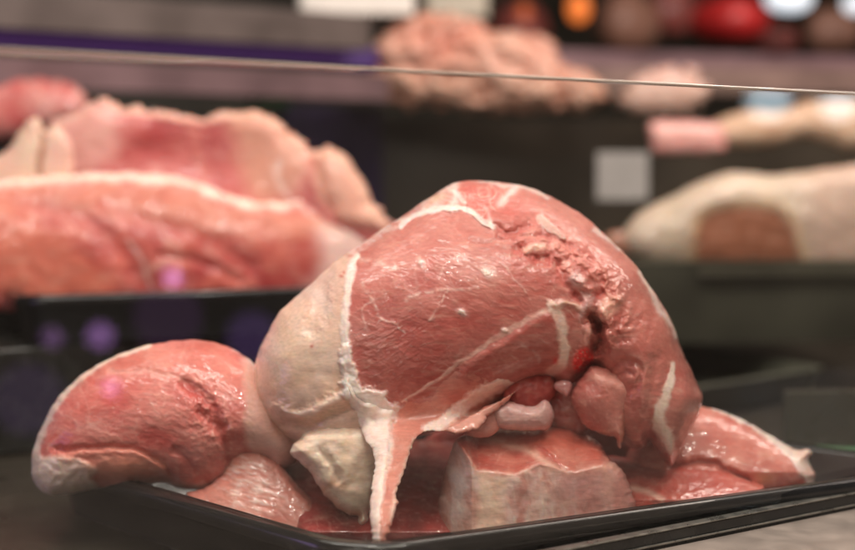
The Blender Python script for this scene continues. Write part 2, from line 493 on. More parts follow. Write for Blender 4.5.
def ham_fn(X0, Y0, sd, so):
    X = X0 + 3.0 * fbm(X0 / 16, Y0 / 16, 70, 3); Y = Y0 + 3.0 * fbm(X0 / 16 + 5, Y0 / 16, 71, 3)
    c, H = flesh(X, Y, 100, 18, LEAN, PALE, .22, 30, 30)
    # --- main face : paler brown-pink at the top, deeper red low down
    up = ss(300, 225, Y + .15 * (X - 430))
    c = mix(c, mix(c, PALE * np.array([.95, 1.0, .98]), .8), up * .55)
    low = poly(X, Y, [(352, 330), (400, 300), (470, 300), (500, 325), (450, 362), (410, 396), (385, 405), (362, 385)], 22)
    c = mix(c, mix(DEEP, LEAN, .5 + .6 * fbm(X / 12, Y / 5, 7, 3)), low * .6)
    # rippled grain in the middle of the face
    u, v = rot(X, Y, 22)
    rip = fbm(u / 26, v / 6.0, 30, 3, .6)
    mid = blob(X, Y, 480, 275, 85, 45, 20)
    H += mid * (.5 * rip)
    c = mix(c, LEAN * np.array([.85, .7, .7]), np.clip(mid * ss(.1, .5, -rip) * .45, 0, 1))
    c = mix(c, PALE * 1.05, np.clip(mid * ss(.1, .5, rip) * .5, 0, 1))
    # sliced streaks low left
    u2, v2 = rot(X, Y, -28)
    r2 = fbm(u2 / 16, v2 / 2.6, 34, 3, .6)
    lowl = blob(X, Y, 395, 345, 50, 60)
    H += lowl * .6 * r2
    c = mix(c, FAT * .9, np.clip(lowl * ss(.3, .62, r2) * .45, 0, 1))
    # thin white veins drawn on the face
    for pts, w in (([(362, 283), (372, 300), (381, 318), (392, 322)], 1.0), ([(372, 300), (362, 312), (366, 330)], .8),
                   ([(392, 322), (405, 332)], .8), ([(405, 300), (425, 292), (450, 290), (478, 288)], 1.1), ([(450, 290), (441, 302), (430, 320)], .8),
                   ([(418, 258), (420, 266), (425, 268)], 1.4), ([(440, 275), (446, 262), (462, 255)], .8),
                   ([(352, 260), (375, 262), (398, 268)], 1.7), ([(522, 345), (534, 352), (540, 361)], 1.2), ([(538, 355), (518, 363), (495, 374)], 1.0),
                   ([(520, 362), (512, 356)], .7), ([(470, 372), (500, 366), (515, 368)], .7), ([(625, 318), (640, 313)], .9), ([(500, 262), (520, 285), (530, 300)], .8)):
        s = stroke(X, Y, pts, w * 1.5)
        br = np.clip(.7 + 1.6 * fbm(X / 7, Y / 7, 12, 2), 0, 1.2)
        c = mix(c, FAT * np.array([1, .9, .86]), np.clip(s * .45 * br, 0, 1)); H += .25 * s
    for (a, b, r) in ((488, 272, 4.5), (462, 312, 3.2), (421, 263, 2.6), (505, 330, 2)):   # crumbs of fat lying on the face
        s = blob(X, Y, a, b, r * 1.5, r, 25) * (1 + .7 * fbm(X / 2, Y / 2, 3, 2))
        c = mix(c, FAT, np.clip(s * 1.2, 0, 1)); H += 2.2 * s
    # --- left skin side
    sk = poly(X, Y, [(357, 252), (350, 275), (345, 305), (344, 335), (346, 362), (348, 384), (357, 399), (371, 407), (380, 418), (386, 460), (300, 475), (235, 440), (230, 330), (300, 262)], 2.2)
    n = fbm(X / 34, Y / 34, 41, 4)
    sc_ = mix(SKIN, SKIN * np.array([1.12, 1.0, .86]), np.clip(.5 + n, 0, 1))
    sc_ = mix(sc_, PINK * np.array([.95, 1.15, 1.08]), blob(X, Y, 330, 285, 40, 28, -40) * .5)
    sc_ = mix(sc_, YFAT * np.array([1.05, 1.02, 1.0]), blob(X, Y, 300, 350, 35, 30) * .35)
    sc_ = mix(sc_, np.array([.52, .27, .24]), blob(X, Y, 285, 412, 40, 20, 25) * .3)
    sc_ = mix(sc_, FAT * .98, blob(X, Y, 322, 300, 10, 20) * .4 + blob(X, Y, 300, 328, 9, 14) * .3)
    sc_ = mix(sc_, FAT, np.clip(stroke(X, Y, [(290, 415), (315, 410), (345, 392)], 3.5) * .45, 0, 1))
    fn = ridged(X / 26, Y / 26, 44, 3, 9)
    sc_ = mix(sc_, np.array([.55, .28, .22]), fn * .07)
    for a, b in ((312, 348), (344, 272), (341, 276)):
        sc_ = mix(sc_, np.array([.5, .06, .04]), np.clip(blob(X, Y, a, b, 2, 1.6) * .8, 0, 1))
    c = mix(c, sc_, sk)
    Hs = 1.5 * fbm(X / 34, Y / 28, 47, 2, .5) + .1 * fbm(X / 7, Y / 7, 48, 2)
    Hs += 5 * stroke(X, Y, [(275, 408), (300, 416), (330, 405), (350, 392)], 7) - 6 * stroke(X, Y, [(285, 424), (312, 425), (345, 410), (362, 400)], 5)
    Hs -= 4 * stroke(X, Y, [(320, 275), (322, 300), (312, 330)], 8)
    H = H * (1 - sk) + Hs * sk
    # orange lean patch low at the seam
    c = mix(c, np.array([.62, .25, .14]), np.clip(stroke(X, Y, [(350, 398), (362, 408), (375, 412)], 5) * .8, 0, 1))
    # --- white seam between skin and lean
    wv = 1 + .5 * fbm(X / 9, Y / 9, 5, 2)
    s = stroke(X, Y, [(356, 256), (350, 272), (346, 300), (345, 335), (347, 362)], 3.0, 5.0, .6)
    c = mix(c, FAT * 1.08, np.clip(s * .95, 0, 1)); H += 1.2 * s
    s = stroke(X, Y, [(346, 350), (350, 384), (358, 396), (371, 400), (383, 410), (392, 424)], 5.5, 15, .3)
    c = mix(c, FAT * (1.05 + .08 * wv[..., None] - .08), np.clip(s, 0, 1)); H += 4 * s + s * 1.2 * fbm(X / 9, Y / 9, 8, 2)
    # --- upper rim strip and the pale V
    rim = poly(X, Y, [(350, 258), (372, 243), (400, 226), (425, 213), (447, 210), (461, 207), (458, 195), (462, 176), (430, 180), (350, 235)], 2.5)
    rc = mix(PALE * 1.1, FAT, np.clip(.45 + fbm(X / 10, Y / 6, 15, 3) * 1.1, 0, 1))
    rc = mix(rc, YFAT * np.array([1.1, .95, .8]), blob(X, Y, 437, 199, 9, 4, -20) * .7)
    c = mix(c, rc, rim * .85)
    s = stroke(X, Y, [(400, 226), (425, 211), (447, 208), (462, 208), (476, 216), (492, 227)], 2.2, 3.0, .5)
    c = mix(c, FAT * 1.05, np.clip(s * .9, 0, 1)); H += 2.5 * s
    s = stroke(X, Y, [(492, 226), (489, 215), (484, 206)], 3.2, 1.5)
    c = mix(c, FAT * 1.05, np.clip(s, 0, 1))
    top = poly(X, Y, [(462, 176), (500, 178), (500, 200), (487, 222), (470, 205), (458, 195)], 4)
    t1 = ridged(X / 15, Y / 15, 77, 3, 6)
    c = mix(c, mix(LEAN * 1.15, FAT * np.array([1, .75, .68]), np.clip(t1 * .8, 0, 1)), top * .7)
    H += top * 2.5 * t1 - 3 * stroke(X, Y, [(455, 190), (466, 200), (465, 210)], 2)
    for pts, w in (([(445, 186), (458, 194), (466, 202)], 2.2), ([(500, 203), (507, 195), (516, 188)], 3.4), ([(480, 181), (500, 184), (530, 189), (548, 197)], 2.2)):
        s = stroke(X, Y, pts, w); c = mix(c, FAT, np.clip(s * .7, 0, 1)); H += 1.8 * s
    # round muscle and its creases
    H += 7 * blob(X, Y, 510, 214, 17, 14) + 6 * blob(X, Y, 545, 212, 26, 12, 28)
    c = mix(c, LEAN * np.array([1.08, .95, .95]), blob(X, Y, 510, 214, 17, 12) * .6)
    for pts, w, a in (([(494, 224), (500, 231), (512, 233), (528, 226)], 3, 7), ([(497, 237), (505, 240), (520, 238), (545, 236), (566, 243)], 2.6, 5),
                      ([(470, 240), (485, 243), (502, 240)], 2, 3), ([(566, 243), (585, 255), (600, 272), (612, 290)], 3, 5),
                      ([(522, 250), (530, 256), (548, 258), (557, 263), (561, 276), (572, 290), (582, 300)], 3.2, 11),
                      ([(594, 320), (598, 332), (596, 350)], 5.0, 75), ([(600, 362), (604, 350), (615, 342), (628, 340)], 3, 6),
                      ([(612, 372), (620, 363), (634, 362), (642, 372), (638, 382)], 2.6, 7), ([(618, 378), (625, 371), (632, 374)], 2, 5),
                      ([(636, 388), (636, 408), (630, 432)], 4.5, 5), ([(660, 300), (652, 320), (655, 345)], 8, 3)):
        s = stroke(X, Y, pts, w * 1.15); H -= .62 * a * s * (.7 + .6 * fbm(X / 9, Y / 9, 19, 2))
        c = mix(c, DEEP * 1.15, np.clip(s * .28, 0, 1))  # deep red imitates the shade inside the creases and the hole
    s = stroke(X, Y, [(541, 219), (550, 228), (563, 237)], 4.0, 3.4, .4)
    c = mix(c, TEND * np.array([1.1, 1.2, 1.1]), np.clip(s * .8, 0, 1)); H += 1.5 * s
    # torn, crumbly tissue along the cleft
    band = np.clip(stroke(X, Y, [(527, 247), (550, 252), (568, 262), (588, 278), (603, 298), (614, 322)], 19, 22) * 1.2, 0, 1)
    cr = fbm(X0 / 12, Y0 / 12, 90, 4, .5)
    H += band * (1.6 * cr + 5 * fbm(X0 / 18, Y0 / 18, 91, 2))
    c = mix(c, mix(LEAN * np.array([1.05, 1.05, 1.05]), FAT * np.array([1, .70, .66]), ss(0, .6, cr)), band * .6)
    c = mix(c, DEEP * 1.2, np.clip(band * ss(.12, .5, -cr) * .45, 0, 1))  # painted occlusion: low spots of the torn band darkened in the colour
    H -= 1.5 * band * ss(.15, .6, -cr)
    for pts, w, a in (([(518, 240), (545, 240), (572, 250), (596, 268), (612, 290)], 3.5, 5), ([(560, 250), (585, 266), (603, 288), (620, 300)], 3, 4),
                      ([(566, 268), (580, 282), (592, 290)], 3, 5), ([(600, 270), (618, 290), (628, 312), (622, 330)], 4, 4), ([(612, 320), (604, 334), (612, 345)], 4, 5)):
        s = stroke(X, Y, pts, w) * (.8 + .8 * fbm(X0 / 7, Y0 / 7, 95, 2)); H += a * s; c = mix(c, PALE * np.array([1.12, 1.15, 1.1]), np.clip(s * .5, 0, 1))
    # knobs of fat and gristle
    for (a, b, rx, ry, an, hgt, cc) in ((537, 247, 13, 4.5, -3, 7, FAT * np.array([1, .85, .75])), (527, 250, 5, 4, 0, 5, FAT * np.array([1, .85, .75])),
                                       (577, 280, 10, 9, 40, 8, TEND * np.array([1.05, 1.12, 1.1])), (588, 299, 8, 9, 20, 8, TEND * np.array([1.1, 1, .98])),
                                       (609, 307, 12, 10, -20, 11, FAT * np.array([1.02, .82, .7])), (603, 316, 7, 7, 0, 7, FAT * np.array([1, .72, .62])),
                                       (618, 300, 6, 6, 0, 5, FAT * np.array([1, .8, .7])), (566, 263, 5, 4, 0, 5, FAT * np.array([1, .7, .65])),
                                       (583, 311, 4, 9, 25, 6, TEND * 1.15), (588, 335, 4.5, 11, 8, 6, FAT * np.array([1, .7, .65])),
                                       (609, 334, 8, 6, -40, 6, PALE * 1.1), (629, 378, 7, 5, 0, 5, PALE)):
        s = blob(X0, Y0, a, b, rx, ry, an); s = s * (1 + .35 * fbm(X0 / 6, Y0 / 6, int(a), 2))
        H += .5 * hgt * s; c = mix(c, cc * np.array([1, .92, .93]), np.clip(ss(.15, .9, s) * .8, 0, 1))
    # --- silver seam with its Y branch, and the muscle under it
    s = stroke(X, Y, [(402, 402), (420, 391), (440, 377), (458, 364), (480, 349), (505, 332), (530, 318), (554, 306)], 1.0, 3.4, .6)
    c = mix(c, FAT * np.array([1, .86, .8]), np.clip(s * .7 * (.75 + .7 * fbm(X / 12, Y / 12, 23, 2)), 0, 1)); H += .5 * s
    s = stroke(X, Y, [(552, 305), (557, 315), (562, 332), (565, 350), (560, 364), (550, 374)], 5.5, 5, .5)
    c = mix(c, FAT * np.array([1.04, .95, .88]), np.clip(s * .9, 0, 1)); H += 1.5 * s
    s = stroke(X, Y, [(556, 304), (568, 303), (580, 308)], 3.5, 2.5)
    c = mix(c, FAT * np.array([1, .78, .7]), np.clip(s * .9, 0, 1)); H += 3 * s
    lm = poly(X, Y, [(462, 368), (500, 342), (550, 314), (558, 345), (545, 366), (515, 380), (480, 388), (462, 382)], 6)
    H += lm * 5
    c = mix(c, mix(DEEP, LEAN, np.clip(.65 + .8 * fbm(X / 22, Y / 8, 60, 3), 0, 1)), lm * .55)
    bl = blob(X, Y, 554, 362, 3, 4, 0); c = mix(c, BLOOD * 1.2, np.clip(bl * .9, 0, 1))
    s = stroke(X, Y, [(500, 395), (518, 385), (540, 376), (556, 372), (572, 384)], 7)
    c = mix(c, PALE * np.array([1, .92, .92]), np.clip(s * .7, 0, 1))
    # marrow, blood red
    mr = blob(X0, Y0, 583, 360, 11, 15, 25)
    c = mix(c, mix(BLOOD * 1.3, np.array([.75, .25, .2]), ss(.1, .5, fbm(X0 / 3, Y0 / 3, 4, 3))), np.clip(ss(.3, .65, mr), 0, 1))
    H += mr * (9 + 5 * fbm(X0 / 4, Y0 / 4, 6, 3))
    # --- right lobe
    lobe = ss(575, 640, X) * ss(250, 330, Y)
    c = mix(c, mix(LEAN * np.array([1.0, 1.15, 1.15]), PALE, np.clip(.4 + fbm(X / 30, Y / 30, 61, 3), 0, 1)), lobe * .5)
    band2 = np.clip(stroke(X, Y, [(580, 222), (605, 245), (630, 275), (650, 305), (662, 330)], 22), 0, 1)
    c = mix(c, PALE * np.array([1.0, .98, .92]), band2 * .4)
    for pts, w, w2 in (([(596, 229), (607, 238), (618, 248)], 3, 2), ([(640, 272), (650, 289), (657, 305), (668, 318), (676, 336)], 2.5, 3.5)):
        s = stroke(X, Y, pts, w, w2); c = mix(c, FAT, np.clip(s * .8, 0, 1))
    s = stroke(X, Y, [(673, 364), (671, 380), (666, 394), (660, 410), (659, 424), (664, 436), (669, 446)], 2.6, 8.5, .5)
    c = mix(c, FAT * np.array([1.08, 1.0, .96]), np.clip(s, 0, 1)); H += .8 * s
    H += 9 * blob(X, Y, 640, 400, 16, 42, 12) + 6 * blob(X, Y, 685, 400, 12, 30, 15) + 8 * blob(X, Y, 640, 345, 26, 22)
    H -= 4 * stroke(X, Y, [(655, 360), (652, 385), (648, 410), (652, 438)], 6)
    dk = poly(X, Y, [(650, 432), (660, 436), (668, 448), (672, 470), (655, 455)], 4)
    c = mix(c, mix(DEEP, BLOOD, .4), dk * .7); H += dk * 3 * fbm(X / 4, Y / 4, 9, 3)
    c = mix(c, np.array([.40, .19, .17]), poly(X, Y, [(690, 400), (698, 415), (685, 440), (674, 455), (674, 430)], 5) * .5)
    # under side, fibrous and pale
    un = poly(X, Y, [(300, 430), (345, 415), (385, 425), (390, 470), (300, 470)], 8)
    c = mix(c, SKIN * .95, un * .4)
    # overall form: lean face leans back to the top, skin side turns away
    H += 10 * blob(X, Y, 440, 330, 90, 70)
    wet = np.clip(.34 + .5 * ss(290, 350, Y) + .3 * lobe - .25 * sk + .2 * fbm(X / 20, Y / 20, 2, 2), .1, 1)
    return H, c, wet


HAMF = {}


def on_ham(x, y, other):
    'distance of the front of the ham along this line, or other where there is no ham'
    if 'b' not in HAMF:
        g = np.where(np.isnan(HAMF['g']), .862, HAMF['g'])
        for _ in range(3):
            for ax in (0, 1):
                g = sum(np.roll(g, k, ax) for k in range(-4, 5)) / 9
        HAMF['b'] = np.where(np.isnan(HAMF['g']), np.nan, g)
    g = HAMF['b']
    ux = np.clip((x - HAMF['x0']) / HAMF['s'], 0, g.shape[1] - 1.001); uy = np.clip((y - HAMF['y0']) / HAMF['s'], 0, g.shape[0] - 1.001)
    ix = ux.astype(int); iy = uy.astype(int); fx = ux - ix; fy = uy - iy
    v = (g[iy, ix] * (1 - fx) + g[iy, ix + 1] * fx) * (1 - fy) + (g[iy + 1, ix] * (1 - fx) + g[iy + 1, ix + 1] * fx) * fy
    return np.where(np.isnan(v), other, v)


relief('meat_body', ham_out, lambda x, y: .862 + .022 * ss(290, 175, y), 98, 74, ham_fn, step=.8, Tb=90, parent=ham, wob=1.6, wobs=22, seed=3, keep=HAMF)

# hanging Y shaped flap edged with white fat
flap_out = [(347, 374), (354, 384), (360, 394), (372, 399), (385, 405), (396, 404), (404, 394), (414, 393), (424, 389), (436, 377), (448, 368), (462, 364), (478, 366), (500, 372), (518, 378), (522, 383), (514, 392),
            (506, 402), (498, 409), (490, 414), (484, 424), (478, 429), (468, 432), (455, 434), (440, 431), (426, 432), (418, 436), (413, 444),
            (409, 456), (405, 468), (400, 482), (396, 494), (398, 503), (394, 514), (391, 526), (387, 538), (381, 547), (374, 543),
            (371, 530), (370, 512), (371, 496), (373, 478), (375, 462), (372, 450), (366, 440), (361, 428), (355, 418), (350, 408), (345, 396), (342, 382)]


def flap_fn(X0, Y0, sd, so):   # the sheet of lean and fat hanging from the joint
    X = X0 + 2.5 * fbm(X0 / 9, Y0 / 9, 80, 3); Y = Y0 + 2.5 * fbm(X0 / 9 + 5, Y0 / 9, 81, 3)
    c, H = flesh(X, Y, 140, -40, PALE * np.array([.98, .92, .85]), PALE * np.array([1.12, 1.15, 1.05]), .2, 26, 20)
    H = H * .6
    u = poly(X, Y, [(440, 380), (470, 366), (520, 376), (515, 386), (480, 392), (450, 405)], 8)
    c = mix(c, LEAN * np.array([1.05, 1.2, 1.15]), u * .7)
    c = mix(c, PALE * np.array([1.1, 1.25, 1.25]), blob(X, Y, 452, 380, 12, 8, -20) * .6)
    f1 = poly(X, Y, [(335, 365), (352, 372), (364, 388), (396, 400), (398, 412), (392, 430), (393, 450), (386, 480), (380, 520), (380, 560), (360, 560), (360, 460), (340, 410)], 3)
    fc, fh = fatty(X, Y, 83, FAT * 1.08, FAT * np.array([1, .90, .85]), 10)
    c = mix(c, fc, f1); H = mix(H, fh + 4, f1)
    f2 = stroke(X, Y, [(428, 428), (442, 423), (456, 413), (472, 401), (486, 392), (502, 386), (516, 382)], 5.5, 8.5, .45)
    c = mix(c, fc, np.clip(f2, 0, 1)); H += 3.5 * f2 + 1.5 * f2 * fbm(X / 6, Y / 6, 85, 2)
    lip = poly(X, Y, [(440, 434), (465, 416), (490, 400), (500, 408), (486, 428), (460, 440)], 3)
    c = mix(c, PINK * np.array([1.1, 1.2, 1.1]), lip * .5)
    f3 = stroke(X, Y, [(414, 440), (408, 460), (400, 484), (395, 500), (392, 520)], 2.6)
    c = mix(c, FAT * np.array([1, .88, .8]), np.clip(f3 * .8, 0, 1)); H += 1.5 * f3
    g = stroke(X, Y, [(396, 412), (392, 435), (390, 460), (383, 490)], 3); H -= 4 * g
    nub = blob(X, Y, 403, 397, 3, 4); c = mix(c, FAT, np.clip(nub * 1.3, 0, 1)); H += 5 * nub
    c = mix(c, FAT, np.clip(stroke(X, Y, [(404, 396), (420, 392), (436, 379), (452, 367), (470, 368)], 1.6) * .7, 0, 1))
    wet = np.full(X.shape, .6)
    return H, c, wet


def flap_depth(x, y):
    hang = .812 - .088 * ss(400, 545, y)
    t = ss(402, 440, y + .12 * (x - 430))
    o = on_ham(x, y, hang) + .0052
    return mix(o, np.minimum(o, hang), t)


relief('hanging_flap', flap_out, flap_depth, 10, 9, flap_fn, step=.7, Tb=26, parent=ham, wob=2.2, wobs=5, seed=8)

# cream fat lump beneath the skin
lump_out = [(291, 452), (296, 442), (310, 430), (340, 424), (372, 428), (384, 450), (382, 480), (376, 505), (369, 513), (368, 522), (362, 528), (357, 522),
            (358, 516), (349, 515), (337, 507), (326, 497), (317, 484), (309, 471), (300, 463)]


def lump_fn(X, Y, sd, so):
    c, H = fatty(X, Y, 200, FAT * np.array([1, .97, .88]), YFAT * np.array([1.05, 1, .95]), 14)
    c = mix(c, np.array([.62, .30, .17]), np.clip(stroke(X, Y, [(322, 492), (332, 484), (345, 487)], 4) + stroke(X, Y, [(330, 503), (345, 512), (360, 514)], 4), 0, 1) * .7)
    c = mix(c, YFAT * np.array([1.0, .88, .8]), blob(X, Y, 350, 475, 22, 30) * .5)
    H += 4 * stroke(X, Y, [(297, 448), (308, 458), (320, 482)], 7) - 5 * stroke(X, Y, [(320, 452), (332, 465), (338, 480)], 5)
    H = .8 * H + .3 * fbm(X / 6, Y / 6, 203, 2) + 2.5 * fbm(X / 26, Y / 20, 204, 2)
    return H, c, np.full(X.shape, .25)


relief('fat_lump', lump_out, .83, 38, 24, lump_fn, step=.9, Tb=25, parent=ham, wob=2, wobs=9, seed=11)

# folded inner muscle of the right lobe
fold_out = [(592, 366), (604, 368), (618, 374), (633, 382), (636, 394), (630, 408), (626, 422), (624, 436), (621, 448), (617, 446), (616, 438),
            (608, 436), (598, 433), (586, 427), (577, 414), (571, 400), (575, 386), (584, 374)]


def fold_fn(X, Y, sd, so):
    c, H = flesh(X, Y, 240, 50, LEAN * np.array([.95, 1.1, 1.1]), PALE * .95, .2, 22, 18)
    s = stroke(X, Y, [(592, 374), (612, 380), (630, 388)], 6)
    c = mix(c, PALE * np.array([1.15, 1.4, 1.4]), np.clip(s * .8, 0, 1)); H += 1.2 * s  # pale highlight painted along the top edge of the fold
    s = stroke(X, Y, [(630, 390), (626, 412), (622, 440)], 3)
    c = mix(c, PALE * np.array([1.1, 1.0, .8]), np.clip(s * .7, 0, 1)); H += 3 * s
    H -= 2.5 * stroke(X, Y, [(612, 392), (614, 410), (612, 428)], 6)
    H += 3 * blob(X, Y, 597, 400, 12, 14)
    H -= 1.5 * stroke(X, Y, [(590, 384), (600, 396), (603, 414), (598, 430)], 6)
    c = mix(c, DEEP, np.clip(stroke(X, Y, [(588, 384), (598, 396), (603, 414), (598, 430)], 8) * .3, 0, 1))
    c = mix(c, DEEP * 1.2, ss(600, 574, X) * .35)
    return H, c, np.full(X.shape, .4)


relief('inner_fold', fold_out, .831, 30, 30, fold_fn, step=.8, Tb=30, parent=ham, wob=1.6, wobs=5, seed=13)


def lump_simple(ca, cb, seed, gl=.6, s=14):
    def f(X, Y, sd, so):
        n = fbm(X / s, Y / s, seed, 4)
        return 2.2 * n, mix(ca, cb, np.clip(.5 + n, 0, 1)), np.full(X.shape, gl)
    return f


relief('knuckle_bone', [(492, 414), (496, 404), (508, 401), (522, 405), (534, 406), (544, 400), (551, 405), (554, 414), (552, 424), (546, 430), (530, 431), (510, 430), (498, 428)],
       .825, 22, 12, lump_simple(np.array([.56, .27, .25]), np.array([.72, .44, .41]), 31, 1.0, 18), step=.8, Tb=22, parent=ham, wob=1.4, wobs=7)
relief('inner_muscle', [(503, 395), (515, 378), (535, 374), (552, 376), (556, 392), (548, 404), (536, 414), (515, 412)],
       .842, 20, 14, lump_simple(DEEP * 1.1, LEAN, 32, .5, 10), step=1, Tb=30, parent=ham, wob=2, wobs=7)
relief('inner_muscle', [(548, 396), (556, 380), (572, 368), (588, 362), (604, 372), (606, 400), (592, 425), (580, 438), (562, 432), (550, 424), (546, 410)],
       .855, 24, 16, lump_simple(DEEP * 1.1, PALE * .75, 33, .5, 12), step=1, Tb=30, parent=ham, wob=2, wobs=7)
relief('gristle_tip', [(556, 382), (566, 380), (572, 384), (571, 392), (567, 397), (560, 393), (554, 388)],
       (lambda x, y: .832 + 0 * x), 8, 6, lump_simple(np.array([.60, .24, .23]), np.array([.68, .36, .35]), 34, .9, 6), step=.7, Tb=8, parent=ham, wob=1, wobs=4)
relief('gristle_tip', [(466, 434), (474, 418), (486, 406), (497, 408), (501, 422), (497, 432), (484, 438)],
       .822, 10, 8, lump_simple(PALE, PALE * np.array([1.15, 1.3, 1.3]), 35, .5, 12), step=.8, Tb=14, parent=ham, wob=1, wobs=5)

# ================================================================== other cuts on the front tray
lm = thing('pork_cut', 'rounded pink pork muscle with a white fat edge at the left of the front tray', 'pork cut', base_of(160, 490, .9))
lm_out = [(31, 468), (32, 455), (38, 436), (44, 422), (51, 408), (62, 393), (78, 378), (96, 366), (112, 357), (130, 351), (150, 345), (170, 341.5), (192, 340),
          (212, 342), (232, 348), (247, 358), (257, 368), (270, 385), (285, 410), (300, 440), (296, 462), (280, 470), (262, 462), (246, 460), (236, 466), (226, 478), (212, 487), (200, 490),
          (186, 489), (176, 488), (166, 484), (150, 484), (136, 487), (122, 490), (106, 488), (92, 489), (76, 492), (60, 495), (48, 494), (38, 487), (32, 478)]


def lm_fn(X0, Y0, sd, so):
    X = X0 + 4 * fbm(X0 / 18, Y0 / 18, 300, 3); Y = Y0 + 4 * fbm(X0 / 18 + 8, Y0 / 18, 301, 3)
    c, H = flesh(X, Y, 310, 24, LEAN * np.array([1.15, 1.05, 1.1]), PALE * np.array([1.12, 1.0, 1.0]), .25, 40, 34)
    # arching grain
    r = np.hypot((X - 130), (Y - 520) * 1.0)
    g = fbm(r / 7, np.arctan2(Y - 520, X - 130) * 4, 312, 3, .6)
    H += .5 * g; c = mix(c, PALE * np.array([1.15, 1.2, 1.2]), np.clip(ss(.15, .6, g) * .5, 0, 1))
    upb = poly(X, Y, [(100, 375), (130, 350), (200, 335), (250, 350), (262, 400), (225, 400), (170, 378)], 10)
    c = mix(c, PALE * np.array([1.0, .88, .78]), upb * .4)
    s = stroke(X, Y, [(110, 372), (150, 372), (190, 382), (212, 400)], 2.6); H -= 1.2 * s; c = mix(c, FAT * np.array([1, .75, .7]), s * .3)
    # fat edge along the left contour
    e = stroke(X0, Y0, [(34, 480), (33, 455), (40, 432), (52, 408), (66, 390), (86, 372), (112, 357), (150, 345)], 6.5, 2.5, .5)
    fc, fh = fatty(X, Y, 320, FAT, YFAT * 1.2, 12)
    c = mix(c, fc, np.clip(e * .92, 0, 1)); H += 2.0 * e
    low = poly(X, Y, [(28, 462), (60, 456), (84, 462), (98, 470), (92, 480), (100, 492), (50, 500), (26, 490)], 4)
    c = mix(c, fc, low * .95); H += low * (3 + fh * 1.2 + 2.5 * fbm(X / 13, Y / 11, 335, 2))
    s = stroke(X, Y, [(56, 450), (80, 450), (105, 446), (135, 450), (160, 462), (176, 480)], 3); H -= 5 * s
    s2 = stroke(X, Y, [(60, 456), (90, 452), (112, 450), (140, 456), (165, 470)], 4.5)
    c = mix(c, np.array([.74, .32, .24]), np.clip(s2 * .4, 0, 1)); H += 1.6 * s2
    c = mix(c, np.array([.72, .27, .18]), blob(X, Y, 125, 468, 48, 15, 5) * .8); H += 6 * blob(X, Y, 125, 470, 40, 12, 5)
    # ragged split right of the middle
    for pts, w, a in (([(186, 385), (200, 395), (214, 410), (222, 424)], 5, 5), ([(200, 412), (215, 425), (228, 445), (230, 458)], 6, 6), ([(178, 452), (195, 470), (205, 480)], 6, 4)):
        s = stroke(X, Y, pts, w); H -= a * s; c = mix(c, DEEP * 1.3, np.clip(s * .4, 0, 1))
    rg = blob(X, Y, 212, 425, 26, 42, -25); cr = fbm(X0 / 6, Y0 / 6, 330, 3, .6)
    H += rg * 2.2 * cr; c = mix(c, FAT * np.array([1, .66, .58]), np.clip(rg * ss(.2, .5, cr) * .6, 0, 1))
    rt = poly(X, Y, [(244, 355), (275, 380), (305, 440), (296, 465), (262, 465), (246, 440), (246, 400)], 5)
    c = mix(c, SKIN * np.array([.95, .9, .9]), rt * .7)
    s = stroke(X, Y, [(236, 348), (250, 358), (259, 372)], 2.5); c = mix(c, FAT, np.clip(s, 0, 1))
    s = stroke(X, Y, [(196, 488), (220, 481), (236, 466)], 3.5); c = mix(c, FAT * np.array([1, .85, .8]), np.clip(s, 0, 1))
    return H, c, np.clip(.30 + .3 * ss(0, 60, X - 160) + .2 * fbm(X / 20, Y / 20, 2, 2), 0, 1)


relief('meat_body', lm_out, lambda x, y: .875 + .012 * ss(420, 340, y), 72, 46, lm_fn, step=.9, Tb=60, parent=lm, wob=2.0, wobs=20, seed=17)

sm = thing('pork_offcut', 'small pink offcut with silvery film against the front tray rim', 'pork offcut', base_of(255, 530, .85))
sm_out = [(186, 494), (204, 488), (220, 476), (231, 458), (240, 448), (252, 448), (264, 451), (278, 462), (288, 474), (300, 487), (312, 500), (322, 518), (331, 536), (332, 545), (290, 548), (240, 535), (200, 512)]


def sm_fn(X, Y, sd, so):
    c, H = flesh(X, Y, 350, 40, PALE * np.array([1.05, .95, .88]), PALE * np.array([1.15, 1.15, 1.1]), .25, 24, 18)
    w = poly(X, Y, [(222, 470), (248, 458), (272, 480), (282, 500), (262, 515), (225, 500)], 12)
    n = fbm(*rot(X, Y, 15, 16, 4), 352, 3)
    c = mix(c, FAT * np.array([1, .95, .93]), np.clip(w * ss(-.2, .4, n) * .75, 0, 1)); H += w * .9 * n
    H += 4 * stroke(X, Y, [(262, 452), (290, 480), (318, 515)], 6)
    return H, c, np.full(X.shape, .95)


relief('meat_body', sm_out, lambda x, y: .86 - .02 * ss(450, 560, y), 22, 22, sm_fn, step=.8, Tb=40, parent=sm, wob=1.8, wobs=7, seed=19)

ck = thing('pork_chunk', 'blocky pork chunk with red top and marbled fatty front, under the largest joint', 'pork chunk', base_of(535, 530, .82))
ck_out = [(456, 440), (470, 434), (484, 429), (500, 427), (515, 429), (532, 428), (548, 426), (562, 424), (576, 425), (582, 434), (592, 437), (600, 444), (606, 454), (614, 463), (622, 470), (628, 480),
          (632, 492), (636, 506), (636, 530), (600, 565), (520, 575), (450, 570), (434, 545), (437, 525), (438, 505), (442, 482), (448, 460)]


CKX = np.array([430, 456, 478, 515, 540, 555, 575, 600, 614, 640]); CKY = np.array([425, 441, 472, 476, 465, 468, 474, 467, 463, 475])


def ck_depth(x, y):
    ey = np.interp(x, CKX, CKY); t = ey - y
    soft = np.where(t > 0, t, 0) * ss(-3, 9, t)
    return .832 + .00085 * soft + .0006 * np.maximum(472 - x, 0) * ss(-10, 10, -t)


